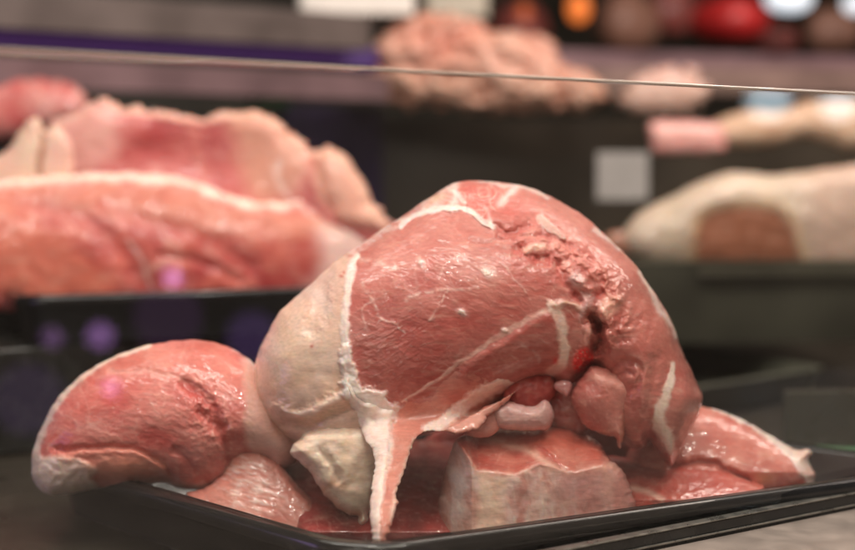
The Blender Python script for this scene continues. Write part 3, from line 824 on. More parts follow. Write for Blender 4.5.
def ck_fn(X0, Y0, sd, so):
    X = X0 + 2.5 * fbm(X0 / 12, Y0 / 12, 400, 3); Y = Y0 + 2.5 * fbm(X0 / 12 + 8, Y0 / 12, 401, 3)
    ey = np.interp(X, CKX, CKY) + 5 * fbm(X0 / 9, Y0 / 9, 403, 3)
    sf = 3.5 + 9 * ss(540, 600, X)
    topf = ss(0, 1, .5 + .5 * (ey - Y) / sf)
    c1, H1 = flesh(X, Y, 410, 10, LEAN * np.array([1.15, .95, .85]), PALE * np.array([1.05, .95, .85]), .25, 24, 30)
    s = stroke(X, Y, [(488, 438), (505, 443), (530, 452), (548, 464)], 5, 3); c1 = mix(c1, FAT * np.array([1, .8, .7]), np.clip(s * .7, 0, 1))
    s = stroke(X, Y, [(540, 448), (556, 462), (566, 470)], 2.5); H1 -= 4 * s; c1 = mix(c1, DEEP * 1.3, s * .5)
    c1 = mix(c1, np.array([.55, .09, .055]), np.clip(poly(X, Y, [(505, 425), (575, 422), (585, 440), (600, 455), (560, 450), (520, 440)], 6) * .65, 0, 1))
    # front: fat and pale marbled muscle running down
    u, v = rot(X, Y, 78)
    n = 1.5 * fbm(u / 45, v / 13, 420, 4, .55); n2 = fbm(X / 22, Y / 22, 421, 3)
    c2 = mix(np.array([.70, .30, .25]), FAT * np.array([1.03, .97, .92]), np.clip(.35 + .9 * n + .3 * n2, 0, 1))
    c2 = mix(c2, FAT * np.array([1, .86, .72]), np.clip(poly(X, Y, [(472, 470), (505, 478), (505, 500), (500, 545), (470, 545), (478, 500)], 7) * .85, 0, 1))
    c2 = mix(c2, np.array([.62, .30, .30]), np.clip(poly(X, Y, [(560, 474), (604, 468), (606, 490), (570, 500)], 9) * .7, 0, 1))
    c2 = mix(c2, FAT * np.array([1, .8, .7]), np.clip(stroke(X, Y, [(604, 466), (607, 480), (612, 500)], 3.5) * .7, 0, 1))
    for pts, w, k in (([(514, 476), (506, 498), (512, 520), (504, 545)], 5, .8), ([(540, 470), (530, 492), (516, 512), (510, 530)], 4, .75), ([(552, 474), (556, 495), (540, 520)], 3, .6),
                      ([(575, 480), (570, 500), (580, 520)], 3, .4)):
        s = stroke(X, Y, pts, w); c2 = mix(c2, FAT, np.clip(s * k * .6 * (.8 + fbm(X / 8, Y / 8, 430, 2)), 0, 1))
    for (a_, b_, rx, ry) in ((524, 500, 9, 18), (560, 498, 14, 12), (590, 500, 14, 18), (620, 490, 8, 16)):
        c2 = mix(c2, np.array([.50, .18, .15]), blob(X, Y, a_, b_, rx, ry, 15) * .6)
    c2 = mix(c2, np.array([.56, .23, .20]), np.clip(ss(535, 600, X) * .6 + ss(600, 640, X) * .3, 0, 1))
    left = poly(X, Y, [(450, 436), (460, 440), (478, 472), (478, 500), (468, 560), (425, 560), (430, 480)], 4)
    c2 = mix(c2, mix(np.array([.66, .34, .27]), FAT * .9, np.clip(.4 + n, 0, 1)), left * .8)
    c = mix(c2, c1, topf)
    e = np.exp(-((Y - ey) / 4) ** 2) * np.clip(.6 + fbm(X / 14, Y / 14, 405, 2), 0, 1); c = mix(c, FAT * np.array([1.02, .82, .74]), np.clip(e * .55, 0, 1))
    H = H1 * topf + (.5 * n + 1.5 * n2) * (1 - topf)
    wet = .8 * topf + .45 * (1 - topf)
    return H, c, wet


relief('meat_body', ck_out, ck_depth, 44, 9, ck_fn, step=.8, Tb=25, parent=ck, wob=2, wobs=6, seed=23)

rs = thing('pork_slice', 'broad pale slice with white fat rim under the right end of the largest joint', 'pork slice', base_of(730, 480, .9))
rs_out = [(640, 430), (665, 412), (690, 407), (708, 408), (724, 412), (742, 419), (760, 429), (776, 439), (790, 447), (800, 450), (808, 449), (812, 453), (809, 460), (812, 468), (815, 478), (810, 492), (780, 504), (720, 512), (660, 500), (625, 470)]


def rs_fn(X0, Y0, sd, so):
    X = X0 + 2.5 * fbm(X0 / 12, Y0 / 12, 500, 3); Y = Y0 + 2.5 * fbm(X0 / 12 + 8, Y0 / 12, 501, 3)
    c, H = flesh(X, Y, 510, 25, LEAN * np.array([1.1, 1.25, 1.15]), PALE * np.array([1.1, 1.05, .98]), .18, 30, 30)
    s = stroke(X, Y, [(716, 408), (740, 418), (765, 432), (785, 448), (798, 462), (810, 480)], 3.5, 5.5, .4)
    c = mix(c, FAT, np.clip(s, 0, 1)); H += 2.5 * s
    c = mix(c, FAT * np.array([1, .9, .85]), poly(X, Y, [(786, 446), (814, 444), (816, 462), (812, 480), (800, 462)], 3) * .9)
    s = stroke(X, Y, [(672, 466), (690, 463), (712, 463), (730, 472), (748, 480)], 3.5); H -= 8 * s; c = mix(c, DEEP * 1.2, s * .45)
    c = mix(c, PALE * np.array([1.1, 1.2, 1.2]), blob(X, Y, 695, 435, 14, 10, -40) * .5)
    o = blob(X, Y, 765, 478, 10, 6); c = mix(c, np.array([.62, .26, .12]), o * .7)
    lowp = ss(462, 474, Y - .0 * X); c = mix(c, LEAN * np.array([1.1, .8, .75]), lowp * .25)
    return H, c, np.full(X.shape, .55)


relief('meat_body', rs_out, lambda x, y: .90 + .0004 * np.maximum(472 - y, 0), 40, 30, rs_fn, step=.9, Tb=30, parent=rs, wob=1.6, wobs=7, seed=29)

rb = thing('pork_slice', 'wet deep red slice, between blocky chunk and broad pale slice', 'pork slice', base_of(690, 505, .86))
rb_out = [(600, 460), (615, 456), (640, 462), (665, 466), (690, 464), (715, 466), (735, 474), (752, 482), (764, 486), (760, 498), (730, 510), (680, 525), (630, 530), (600, 520), (590, 485)]


def rb_fn(X, Y, sd, so):
    c, H = flesh(X, Y, 550, 8, LEAN * np.array([1.1, .8, .72]), LEAN * np.array([1.25, 1.3, 1.2]), .15, 26, 26)
    s = stroke(X, Y, [(632, 488), (648, 492), (662, 500)], 3); c = mix(c, FAT * np.array([1, .8, .72]), np.clip(s * .8, 0, 1)); H += 2 * s
    H += 1.6 * fbm(X / 9, Y / 6, 551, 3)
    return H, c, np.full(X.shape, 1.0)


relief('meat_body', rb_out, lambda x, y: .862 + .0009 * np.maximum(500 - y, 0), 34, 24, rb_fn, step=.9, Tb=20, parent=rb, wob=1.8, wobs=7, seed=31)

db = thing('pork_slice', 'dark red shaded pork slice at the bottom of the tray under the hanging flap', 'pork slice', base_of(390, 540, .84))
db_out = [(262, 470), (300, 446), (350, 440), (400, 440), (440, 440), (480, 450), (470, 520), (450, 548), (420, 556), (360, 560), (320, 556), (295, 530)]


def db_fn(X, Y, sd, so):
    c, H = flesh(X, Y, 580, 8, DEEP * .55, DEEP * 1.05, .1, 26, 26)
    c = mix(c, PINK * np.array([1, .6, .6]), np.clip(blob(X, Y, 400, 536, 18, 5) * .8, 0, 1))
    return H, c, np.full(X.shape, 1.0)


relief('meat_body', db_out, lambda x, y: .84 + .0011 * np.maximum(532 - y, 0), 46, 26, db_fn, step=1.2, Tb=15, parent=db, wob=2, wobs=7, seed=37)

bk = thing('pork_cut', 'dark pork piece deep in the heap beneath the large joint', 'pork cut', base_of(600, 490, .93))
relief('meat_body', [(470, 405), (520, 390), (600, 395), (660, 420), (690, 450), (680, 500), (600, 520), (500, 510), (450, 490), (420, 450)], .955, 40, 34,
       lump_simple(DEEP, LEAN * .8, 38, .5, 20), step=2.5, Tb=40, parent=bk, wob=3, wobs=12)

# ================================================================== trays
def offset_ring(P, off):
    P = np.asarray(P); T = np.roll(P, -1, 0) - np.roll(P, 1, 0); T /= np.linalg.norm(T, axis=1)[:, None]
    N = np.stack([-T[:, 1], T[:, 0]], 1)          # inward for counter-clockwise
    return P + N * off


def sweep(P, prof, cap=True):
    "P: closed ccw footprint, prof: (offset inward, z) rings from outside-bottom over the lip to the inner floor"
    V = []; Fc = []; n = len(P)
    for off, z in prof:
        R_ = offset_ring(P, off)
        V += [(p[0], p[1], z) for p in R_]
    for k in range(len(prof) - 1):
        for i in range(n):
            j = (i + 1) % n
            Fc.append([k * n + i, k * n + j, (k + 1) * n + j, (k + 1) * n + i])
    if cap:
        Fc.append([(len(prof) - 1) * n + i for i in range(n)])
        Fc.append([n - 1 - i for i in range(n)])
    return V, Fc


def rounded(corners, r, k=10):
    out = []; n = len(corners)
    for i in range(n):
        p = np.array(corners[i]); a = np.array(corners[i - 1]); b = np.array(corners[(i + 1) % n])
        ua = (a - p) / np.linalg.norm(a - p); ub = (b - p) / np.linalg.norm(b - p)
        ang = math.acos(np.clip(ua @ ub, -1, 1)); t = r / math.tan(ang / 2)
        s, e = p + ua * t, p + ub * t
        c = p + (ua + ub) / np.linalg.norm(ua + ub) * r / math.sin(ang / 2)
        a0 = math.atan2(*(s - c)[::-1]); a1 = math.atan2(*(e - c)[::-1])
        d = (a1 - a0 + pi) % (2 * pi) - pi
        for j in range(k + 1):
            th = a0 + d * j / k
            out.append((c[0] + r * math.cos(th), c[1] + r * math.sin(th)))
    # add points on long sides
    o2 = []
    for i in range(len(out)):
        a = np.array(out[i]); b = np.array(out[(i + 1) % len(out)]); L = np.linalg.norm(b - a); m = max(1, int(L / .02))
        for j in range(m): o2.append(tuple(a + (b - a) * j / m))
    return o2


BLACKP = simple('black_plastic', (.012, .012, .012), .17, spec=.6, noise=.3, nscale=30)
RIMZ = .035


def tray(name, label, foot, zr, hgt, group='black meat trays'):
    t = np.mean(np.array(foot), 0)
    root = thing(name, label, 'tray', (float(t[0]), float(t[1]), zr - hgt), group)
    z0 = zr - hgt
    prof = [(.012, z0), (.010, z0 + .002), (.006, zr - .012), (.002, zr - .010), (.0, zr - .007), (.0, zr - .002), (.0015, zr), (.006, zr + .0008), (.0075, zr - .001), (.009, zr - .001), (.0105, zr - .0002), (.012, zr - .002),
            (.016, z0 + .008), (.022, z0 + .004)]
    V, Fc = sweep(foot, prof)
    mesh_obj('tray_shell', V, Fc, BLACKP, root)
    return root


def g2(px, py, z):
    p = Wz(px, py, z); return np.array([p[0], p[1]])


a = g2(430, 541, RIMZ); b = g2(855, 481, RIMZ); dr = (b - a) / np.linalg.norm(b - a)
l1 = g2(320, 542, RIMZ); l2 = g2(138, 488, RIMZ); dl = (l2 - l1) / np.linalg.norm(l2 - l1)
# corner = intersection of the two lips
M = np.array([dr, -dl]).T; tt = np.linalg.solve(M, l1 - a); corner = a + dr * tt[0]
front_foot = rounded([corner, corner + dr * .43, corner + dr * .40 + dl * .34, corner + dl * .34], .045, 12)
tray('meat_tray', 'black plastic tray in front holding the large pork joint, rounded corner towards the viewer', front_foot, RIMZ, .035)

# ------------------------------------------------------------------ counter, glass and ledge
Gd = np.array([.82, .572]); Gd = Gd / np.linalg.norm(Gd)      # direction of the counter front
Gn = np.array([-Gd[1], Gd[0]])                              # into the case
G0 = np.array([-.167, .556])


def uvz(u, v, z):
    p = G0 + Gd * u + Gn * v
    return (float(p[0]), float(p[1]), z)


def bar(name, u0, u1, v0, v1, z0, z1, mat, parent=None, bev=.0015, base=None):
    V = []
    b_ = min(bev, (z1 - z0) * .3, abs(v1 - v0) * .3)
    ring = [(v0, z0 + b_), (v0 + b_, z0), (v1 - b_, z0), (v1, z0 + b_), (v1, z1 - b_), (v1 - b_, z1), (v0 + b_, z1), (v0, z1 - b_)]
    for u in (u0, u1):
        for v, z in ring: V.append(uvz(u, v, z))
    Fc = [[i, (i + 1) % 8, 8 + (i + 1) % 8, 8 + i] for i in range(8)] + [list(range(7, -1, -1)), list(range(8, 16))]
    return mesh_obj(name, V, Fc, mat, parent, False, base if base is not None else uvz((u0 + u1) / 2, (v0 + v1) / 2, z0))


DECK = simple('dark_steel_deck', (.020, .016, .011), .35, metal=.0, noise=.25, nscale=25)
STEEL = simple('brushed_steel', (.50, .42, .36), .38, metal=.55, noise=.1, nscale=60)
DARKTRIM = simple('dark_trim', (.02, .02, .018), .25, noise=.3, nscale=60)
ALU = simple('worn_aluminium', (.32, .31, .27), .3, metal=.8, noise=.3, nscale=90)
struct(bar('counter_deck', -2.0, 5.5, .012, 4.5, -.06, -.003, DECK))
led = bar('steel_ledge', -1.5, 3.0, -.40, -.006, -.06, .0185, STEEL)
tag(led, 'pale brushed steel ledge outside the glass, bottom right corner', 'ledge')
gt = thing('glass_channel', 'dark metal channel with pale lines holding the glass along the counter front', 'channel', uvz(.3, 0, -.03))
bar('channel_outer', -1.5, 3.0, -.0055, -.0002, -.0295, .0270, DARKTRIM, gt, .0004)
bar('channel_lip', -1.5, 3.0, -.0065, -.0001, .0272, .0282, ALU, gt, .0003)
bar('channel_lip', -1.5, 3.0, -.0068, -.0058, .0200, .0212, ALU, gt, .0003)
bar('channel_inner', -1.5, 3.0, .0085, .0115, -.0295, -.0005, DARKTRIM, gt, .0004)
bar('channel_lip', -1.5, 3.0, .0080, .0125, 0, .0012, ALU, gt, .0003)

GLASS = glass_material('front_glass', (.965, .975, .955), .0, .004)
GEDGE = simple('glass_edge', (.55, .46, .38), .15, noise=.1, emit=None)
gl = thing('front_glass', 'clear front glass of the meat counter with a pale polished top edge', 'glass pane', uvz(.3, 0, -.03))
ztop = CAMZ + .0478
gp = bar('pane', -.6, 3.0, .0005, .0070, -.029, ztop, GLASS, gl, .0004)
bar('polished_edge', -.6, 3.0, .0006, .0069, ztop + .0002, ztop + .0014, GEDGE, gl, .0003)

# ================================================================== left background: second tray with folded legs
ZR2 = float(W(100, 294, 1.15)[2])
p0 = g2(18, 297, ZR2); p1 = g2(360, 286, ZR2); e2 = (p1 - p0) / np.linalg.norm(p1 - p0); n2 = np.array([-e2[1], e2[0]])
tray('meat_tray', 'black tray behind on the left holding two folded pale pork legs', rounded([p0, p0 + e2 * .36, p0 + e2 * .36 + n2 * .30, p0 + n2 * .30], .03), ZR2, .04)
tag(bar('display_step', -.9, .62, .55, 1.25, -.002, ZR2 - .041, DARKTRIM), 'dark step raising the left background tray', 'display step')

BG = meat_material('raw_meat_soft', .25, .6, .8, .25)
LPK = np.array([.74, .33, .29])


def bg1_fn(X0, Y0, sd, so):
    X = X0 + 5 * fbm(X0 / 22, Y0 / 22, 600, 3); Y = Y0 + 5 * fbm(X0 / 22 + 8, Y0 / 22, 601, 3)
    c, H = flesh(X, Y, 610, 25, np.array([.38, .034, .038]), np.array([.62, .15, .11]), .5, 45, 40)
    s = stroke(X, Y, [(-20, 184), (60, 178), (130, 176), (180, 181), (220, 194), (255, 204), (285, 204), (305, 199), (320, 212)], 5.5, 4.5)
    c = mix(c, FAT * np.array([1.1, 1.08, 1.02]), np.clip(s, 0, 1)); H += 5 * s
    up = poly(X, Y, [(-20, 190), (150, 182), (240, 205), (320, 215), (318, 235), (200, 232), (80, 215), (-20, 215)], 9)
    c = mix(c, np.array([.66, .26, .17]), up * .5)
    lf = poly(X, Y, [(-30, 215), (30, 220), (80, 250), (105, 290), (-30, 290)], 12)
    c = mix(c, np.array([.66, .20, .12]), lf * .5)
    for pts, w, a in (([(20, 205), (70, 215), (105, 235), (130, 262), (150, 290)], 11, 8), ([(100, 205), (160, 225), (210, 240), (250, 268)], 9, 5), ([(160, 255), (200, 262), (240, 280)], 5, 6)):
        s = stroke(X, Y, pts, w); H -= .45 * a * s; c = mix(c, np.array([.50, .09, .08]), s * .5)
    s = stroke(X, Y, [(128, 240), (142, 262), (152, 288)], 1.6); c = mix(c, FAT, s * .5)
    w = poly(X, Y, [(322, 225), (375, 225), (395, 240), (360, 300), (310, 300), (322, 262)], 14)
    c = mix(c, np.array([.84, .58, .52]), w * .9)
    c = mix(c, np.array([.82, .34, .16]), blob(X, Y, 350, 222, 22, 7) * .8)
    return H, c, np.full(X.shape, .5)


b1 = thing('raw_ham', 'long folded pork leg with a cream fat ridge, front piece on the left background tray', 'pork leg', base_of(160, 290, 1.22))
b1['_b'] = [b1['_b'][0], b1['_b'][1], ZR2 - .03]; b1.location = b1['_b']
relief('meat_body', [(-40, 184), (0, 181), (50, 176), (110, 173), (160, 174), (200, 183), (235, 197), (265, 203), (290, 200), (304, 196), (314, 204), (325, 214), (350, 216), (385, 220), (405, 235),
                     (390, 270), (360, 305), (200, 312), (60, 312), (-40, 305), (-70, 250)], lambda x, y: 1.215 + .0003 * x + .0004 * 12 * np.log1p(np.exp((228 - y) / 12)), 20, 24, bg1_fn, step=1.8, Tb=30, mat=BG, parent=b1, wob=4, wobs=12, seed=61)


def bg2_fn(X0, Y0, sd, so):
    X = X0 + 5 * fbm(X0 / 22, Y0 / 22, 650, 3); Y = Y0 + 5 * fbm(X0 / 22 + 8, Y0 / 22, 651, 3)
    c, H = flesh(X, Y, 660, 70, np.array([.44, .065, .070]), np.array([.60, .16, .15]), .15, 45, 40)
    d_, p_ = stroke_dist(X0, Y0, [(55, 122), (80, 108), (102, 97), (118, 106), (138, 108), (165, 111), (200, 117), (240, 112), (265, 114), (290, 130), (315, 150), (340, 153), (360, 175), (372, 205), (385, 222)])
    e = 1 - ss(3, 10, d_); c = mix(c, FAT * np.array([1, .78, .68]), np.clip(e * .8, 0, 1)); H += 3 * e
    tan = poly(X, Y, [(230, 112), (270, 112), (300, 140), (312, 160), (290, 195), (255, 200), (240, 160)], 14)
    c = mix(c, np.array([.72, .40, .27]), tan * .6)
    rt = poly(X, Y, [(320, 148), (345, 152), (370, 190), (385, 225), (340, 220), (315, 185)], 7)
    c = mix(c, np.array([.78, .45, .33]), rt * .7); H += rt * 6
    s = stroke(X, Y, [(282, 160), (275, 180), (290, 196)], 3); c = mix(c, FAT, s * .5)
    s = stroke(X, Y, [(314, 160), (322, 185), (330, 210)], 5); H -= 8 * s
    lw = poly(X, Y, [(60, 110), (105, 100), (118, 130), (112, 160), (60, 170), (50, 140)], 10)
    c = mix(c, np.array([.78, .42, .37]), lw * .75)
    H -= 20 * blob(X, Y, 190, 160, 70, 35)
    s = stroke(X, Y, [(192, 120), (198, 150), (205, 190)], 4); c = mix(c, PALE * 1.2, s * .5)
    return H, c, np.full(X.shape, .4)


b2 = thing('raw_ham', 'opened pink pork leg with ragged top edge, rear piece on the left background tray', 'pork leg', base_of(220, 280, 1.33))
b2['_b'] = [b2['_b'][0], b2['_b'][1], ZR2 - .03]; b2.location = b2['_b']
relief('meat_body', [(40, 140), (58, 118), (74, 112), (90, 102), (102, 97), (114, 104), (126, 108), (138, 105), (150, 110), (166, 111), (184, 115), (200, 119), (214, 114), (232, 112), (248, 111), (262, 113),
                     (276, 120), (290, 131), (304, 142), (313, 151), (330, 147), (342, 154), (354, 168), (364, 184), (372, 200), (384, 215), (392, 232), (380, 270), (300, 300), (120, 300), (50, 250), (35, 180)],
       1.33, 26, 26, bg2_fn, step=1.8, Tb=40, mat=BG, parent=b2, wob=6, wobs=8, seed=66)

b3 = thing('fat_piece', 'cream lump of pork fat with a notch at the left edge of the background tray', 'pork fat', base_of(30, 185, 1.27))
b3['_b'] = [b3['_b'][0], b3['_b'][1], ZR2]; b3.location = b3['_b']


def b3_fn(X, Y, sd, so):
    c, H = fatty(X, Y, 680, FAT * np.array([.8, .72, .62]), FAT * np.array([.85, .60, .54]), 16)
    c = mix(c, YFAT * 1.05, blob(X, Y, 30, 150, 14, 22) * .6)
    s = stroke(X, Y, [(40, 125), (43, 145), (39, 165), (40, 178)], 2.5); H -= 10 * s; c = mix(c, np.array([.4, .2, .13]), s * .7)
    c = mix(c, PINK * 1.15, blob(X, Y, 80, 150, 25, 22) * .5)
    return H, c, np.full(X.shape, .3)


relief('meat_body', [(-30, 165), (-5, 158), (8, 148), (20, 130), (30, 119), (40, 121), (46, 130), (58, 126), (70, 140), (74, 165), (68, 195), (40, 215), (-20, 215)], 1.27, 14, 14, b3_fn, step=1.6,
       mat=BG, parent=b3, wob=3, wobs=8)

b4 = thing('pork_cut', 'bright pink pork cut far left on a further black tray', 'pork cut', base_of(40, 140, 1.6))
b4['_b'] = [b4['_b'][0], b4['_b'][1], float(W(40, 140, 1.6)[2])]; b4.location = b4['_b']


def b4_fn(X, Y, sd, so):
    c, H = flesh(X, Y, 690, 15, np.array([.50, .07, .07]), np.array([.76, .36, .33]), .8, 26, 26)
    c = mix(c, np.array([.62, .08, .07]), blob(X, Y, 10, 115, 22, 14) * .7)
    return H, c, np.full(X.shape, .5)


relief('meat_body', [(-60, 80), (-20, 76), (10, 76), (40, 79), (65, 82), (80, 90), (88, 102), (80, 118), (55, 128), (20, 140), (-60, 142)], 1.6, 30, 24, b4_fn, step=1.8, mat=BG, parent=b4, wob=3, wobs=9)
ZR3 = float(W(10, 141, 1.6)[2])
q0 = g2(-80, 136, ZR3 - .0) if False else np.array(W(-80, 140, 1.55)[:2])
tray('meat_tray', 'black tray at the far left under a bright pink cut', rounded([q0, q0 + Gd * .16, q0 + Gd * .16 + Gn * .2, q0 + Gn * .2], .02), ZR3, .03)
tag(bar('display_step', -.9, .9, 1.252, 1.9, -.002, ZR3 - .031, DARKTRIM), 'taller dark step behind, carrying the far left tray', 'display step')

# ================================================================== right background
OLIVE = simple('olive_black_panel', (.030, .027, .020), .45, noise=.35, nscale=6)
wall_o = bar('back_wall', -1.5, 6.0, 2.9, 3.0, -.05, .9, OLIVE); struct(wall_o)


def at(px, py, d):
    return tuple(float(v) for v in W(px, py, d))


def box_at(name, px0, px1, py0, py1, d, thick, mat, parent=None, label=None, cat=None, yaw=35, r=.004, group=None):
    "an upright box seen between these pixels at distance d, running parallel to the counter front"
    th = math.radians(yaw)
    ux = np.array([math.cos(th), math.sin(th)]); un = np.array([-math.sin(th), math.cos(th)])
    A_ = W((px0), (py0 + py1) / 2, d)[:2]
    x1 = (px1 - 427.5) / F                      # length so the far end falls at px1
    L_ = (x1 * A_[1] - A_[0]) / (ux[0] - x1 * ux[1])
    z1 = W(px0, py0, d)[2]; z0 = W(px0, py1, d)[2]
    V = []; ring = rounded([(0, 0), (L_, 0), (L_, thick), (0, thick)], min(r, thick * .3, L_ * .3), 3)
    n = len(ring)
    for z in (z0, z1):
        for a_, b_ in ring:
            p = A_ + ux * a_ + un * b_; V.append((p[0], p[1], z))
    Fc = [[i, (i + 1) % n, n + (i + 1) % n, n + i] for i in range(n)] + [list(range(n - 1, -1, -1)), list(range(n, 2 * n))]
    base = (float(A_[0]), float(A_[1]), float(z0))
    o = mesh_obj(name, V, Fc, mat, parent, False, base if parent is None else None)
    if label: tag(o, label, cat, group)
    return o


# white side of pork on its shelf
b5 = thing('pork_flank', 'white skinned side of pork with a brown cut muscle, right background shelf', 'pork side', at(760, 268, 1.5))


def b5_fn(X0, Y0, sd, so):
    X = X0 + 4 * fbm(X0 / 22, Y0 / 22, 700, 3); Y = Y0
    n = fbm(X / 30, Y / 30, 701, 3)
    c = mix(np.array([.50, .39, .29]), np.array([.55, .43, .35]), np.clip(.5 + n, 0, 1))
    c = mix(c, np.array([.50, .33, .26]), ss(780, 830, X) * .7)
    m = poly(X, Y, [(690, 262), (696, 222), (714, 208), (745, 204), (778, 209), (794, 228), (802, 262), (800, 275), (690, 272)], 8)
    c = mix(c, np.array([.30, .11, .06]), m)
    e = stroke(X, Y, [(692, 262), (697, 222), (712, 207), (745, 203), (782, 207), (797, 228), (806, 265)], 3.5); c = mix(c, np.array([.66, .46, .28]), e * .7)
    return 2.5 * n - 5 * m, c, np.full(X.shape, .3)


relief('meat_body', [(622, 240), (630, 222), (650, 206), (680, 192), (715, 176), (735, 172), (770, 175), (800, 172), (830, 168), (870, 164), (920, 170), (930, 230), (915, 282), (800, 282), (700, 276), (640, 262)],
       1.5, 42, 34, b5_fn, step=1.8, mat=BG, parent=b5, wob=2, wobs=30)
relief('cut_end', [(604, 240), (612, 232), (626, 232), (636, 242), (634, 254), (615, 254)], 1.49, 12, 8, lump_simple(np.array([.30, .13, .09]), np.array([.36, .16, .1]), 3), step=1.8, mat=BG, parent=b5)
OLV2 = simple('olive_steel', (.085, .078, .055), .35, metal=.2, noise=.3, nscale=8)
box_at('shelf_unit', 618, 930, 262, 345, 1.42, .45, simple('olive_gray_front', (.042, .040, .028), .35, noise=.4, nscale=9), label='low olive grey display block carrying the white side of pork', cat='display block', yaw=6)
box_at('shelf_strip', 700, 930, 268, 276, 1.408, .008, OLV2, label='dull steel strip along the top of the olive display block', cat='trim strip', yaw=6)

# tray corner behind the joint on the right
ZR4 = float(Wz(825, 366, .03)[2])
c4 = g2(826, 367, .03); ca = g2(690, 388, .03); cb = g2(685, 342, .03)
ua = (ca - c4) / np.linalg.norm(ca - c4); ub = (cb - c4) / np.linalg.norm(cb - c4)
foot4 = rounded([c4, c4 + ub * .55, c4 + ub * .55 + ua * .35, c4 + ua * .35], .008)
ar = sum(foot4[i][0] * foot4[(i + 1) % len(foot4)][1] - foot4[(i + 1) % len(foot4)][0] * foot4[i][1] for i in range(len(foot4)))
if ar < 0: foot4 = foot4[::-1]
GREYP = simple('dull_grey_plastic', (.07, .07, .052), .35, noise=.2, nscale=20)
r4 = thing('meat_tray', 'empty dark tray with a dull grey lip right behind the large joint', 'tray', (float(c4[0]), float(c4[1]), 0), 'black meat trays')
V, Fc = sweep(foot4, [(.014, 0.0), (.007, .026), (0, .0275), (0, .0290), (.001, .030), (.006, .030), (.008, .028), (.014, .006), (.02, .004)])
mesh_obj('tray_shell', V, Fc, GREYP, r4)
# green leaf garnish strip beside the tray at far right
GREEN = simple('green_divider', (.02, .12, .045), .4, noise=.3, nscale=60)
box_at('green_divider', 812, 930, 448, 470, .965, .012, GREEN, label='low green plastic divider at the right edge behind the front tray', cat='divider', yaw=-14)
box_at('divider_panel', 786, 930, 392, 452, 1.12, .01, simple('smoky_panel', (.05, .048, .035), .3, noise=.3, nscale=8), label='smoky dark divider panel standing behind the front tray on the right', cat='divider', yaw=4)

# label card
PAPER = simple('label_paper', (.30, .28, .27), .6, noise=.05)
pc = box_at('price_card', 597, 648, 152, 200, 1.75, .004, PAPER, label='blank white price card clipped on the dark case', cat='price card', yaw=8, r=.001)

box_at('case_partition', 380, 900, 118, 300, 2.05, .05, simple('case_black', (.024, .017, .010), .4, noise=.4, nscale=5), label='black partition of the counter behind the large joint', cat='partition', yaw=8)

b6 = thing('meat_heap', 'heap of tan pink poultry pieces behind the glass edge, upper middle', 'poultry heap', at(485, 112, 1.95))


def b6_fn(X, Y, sd, so):
    n = fbm(X / 26, Y / 20, 720, 3)
    c = mix(np.array([.42, .19, .13]), np.array([.54, .33, .25]), np.clip(.5 + 1.2 * n, 0, 1))
    c = mix(c, np.array([.46, .15, .10]), blob(X, Y, 440, 40, 35, 22) * .7)
    return 16 * n, c, np.full(X.shape, .3)


relief('meat_body', [(362, 90), (368, 60), (378, 38), (400, 22), (425, 13), (450, 12), (475, 20), (490, 30), (520, 32), (545, 34), (556, 48), (560, 64), (585, 70), (604, 84), (600, 106), (560, 112), (480, 112), (400, 106)],
       1.95, 34, 26, b6_fn, step=2, mat=BG, parent=b6, wob=8, wobs=14)
b7 = thing('poultry_piece', 'pale poultry piece right of the tan heap, seen through the top of the glass', 'poultry piece', at(660, 112, 2.0))
relief('meat_body', [(612, 105), (622, 90), (640, 74), (665, 68), (690, 70), (706, 84), (708, 104), (690, 114), (640, 114)], 2.0, 20, 16,
       lump_simple(np.array([.40, .22, .17]), np.array([.56, .40, .34]), 73, .3, 10), step=2, mat=BG, parent=b7, wob=12, wobs=14)
b8 = thing('meat_pack', 'pink wrapped meat pack on the dark case right of the price card', 'meat pack', at(688, 156, 1.85))
relief('meat_body', [(652, 122), (700, 122), (722, 126), (726, 138), (722, 152), (690, 154), (655, 153), (650, 138)], 1.85, 14, 8,
       lump_simple(np.array([.66, .28, .26]), np.array([.74, .42, .38]), 74, .8, 14), step=2, mat=BG, parent=b8, wob=2, wobs=10)
b9 = thing('poultry_piece', 'long tan poultry leg lying at the upper right edge', 'poultry piece', at(790, 150, 1.9))
relief('meat_body', [(704, 134), (720, 118), (745, 110), (775, 112), (800, 104), (830, 100), (870, 104), (900, 120), (890, 150), (850, 152), (810, 140), (775, 146), (740, 148), (715, 146)], 1.9, 22, 18,
       lump_simple(np.array([.46, .28, .18]), np.array([.62, .44, .32]), 75, .3, 20), step=2, mat=BG, parent=b9, wob=4, wobs=12)

# ------------------------------------------------------------------ upper shelves and far things
MAUVE = simple('mauve_steel', (.17, .10, .11), .4, metal=.2, noise=.25, nscale=10)
GREYB = simple('grey_beige_steel', (.11, .085, .075), .4, metal=.3, noise=.2, nscale=10)
PURP = simple('violet_lit_panel', (.05, .03, .12), .4, noise=.3, nscale=10, emit=(.24, .09, .36), estr=.15)
box_at('shelf_rail', -120, 372, -22, 20, 1.5, .04, GREYB, label='grey beige upper shelf rail at the top left', cat='shelf rail')
box_at('light_strip', -120, 380, 18, 42, 1.55, .02, PURP, label='violet glowing light strip under the upper rail', cat='light strip')
box_at('shelf_lip', -120, 390, 50, 82, 1.5, .03, MAUVE, label='mauve steel shelf lip below the violet strip', cat='shelf lip')
box_at('shelf_lip', 372, 930, 46, 62, 2.3, .05, MAUVE, label='mauve steel shelf lip crossing the upper right', cat='shelf lip', yaw=14)
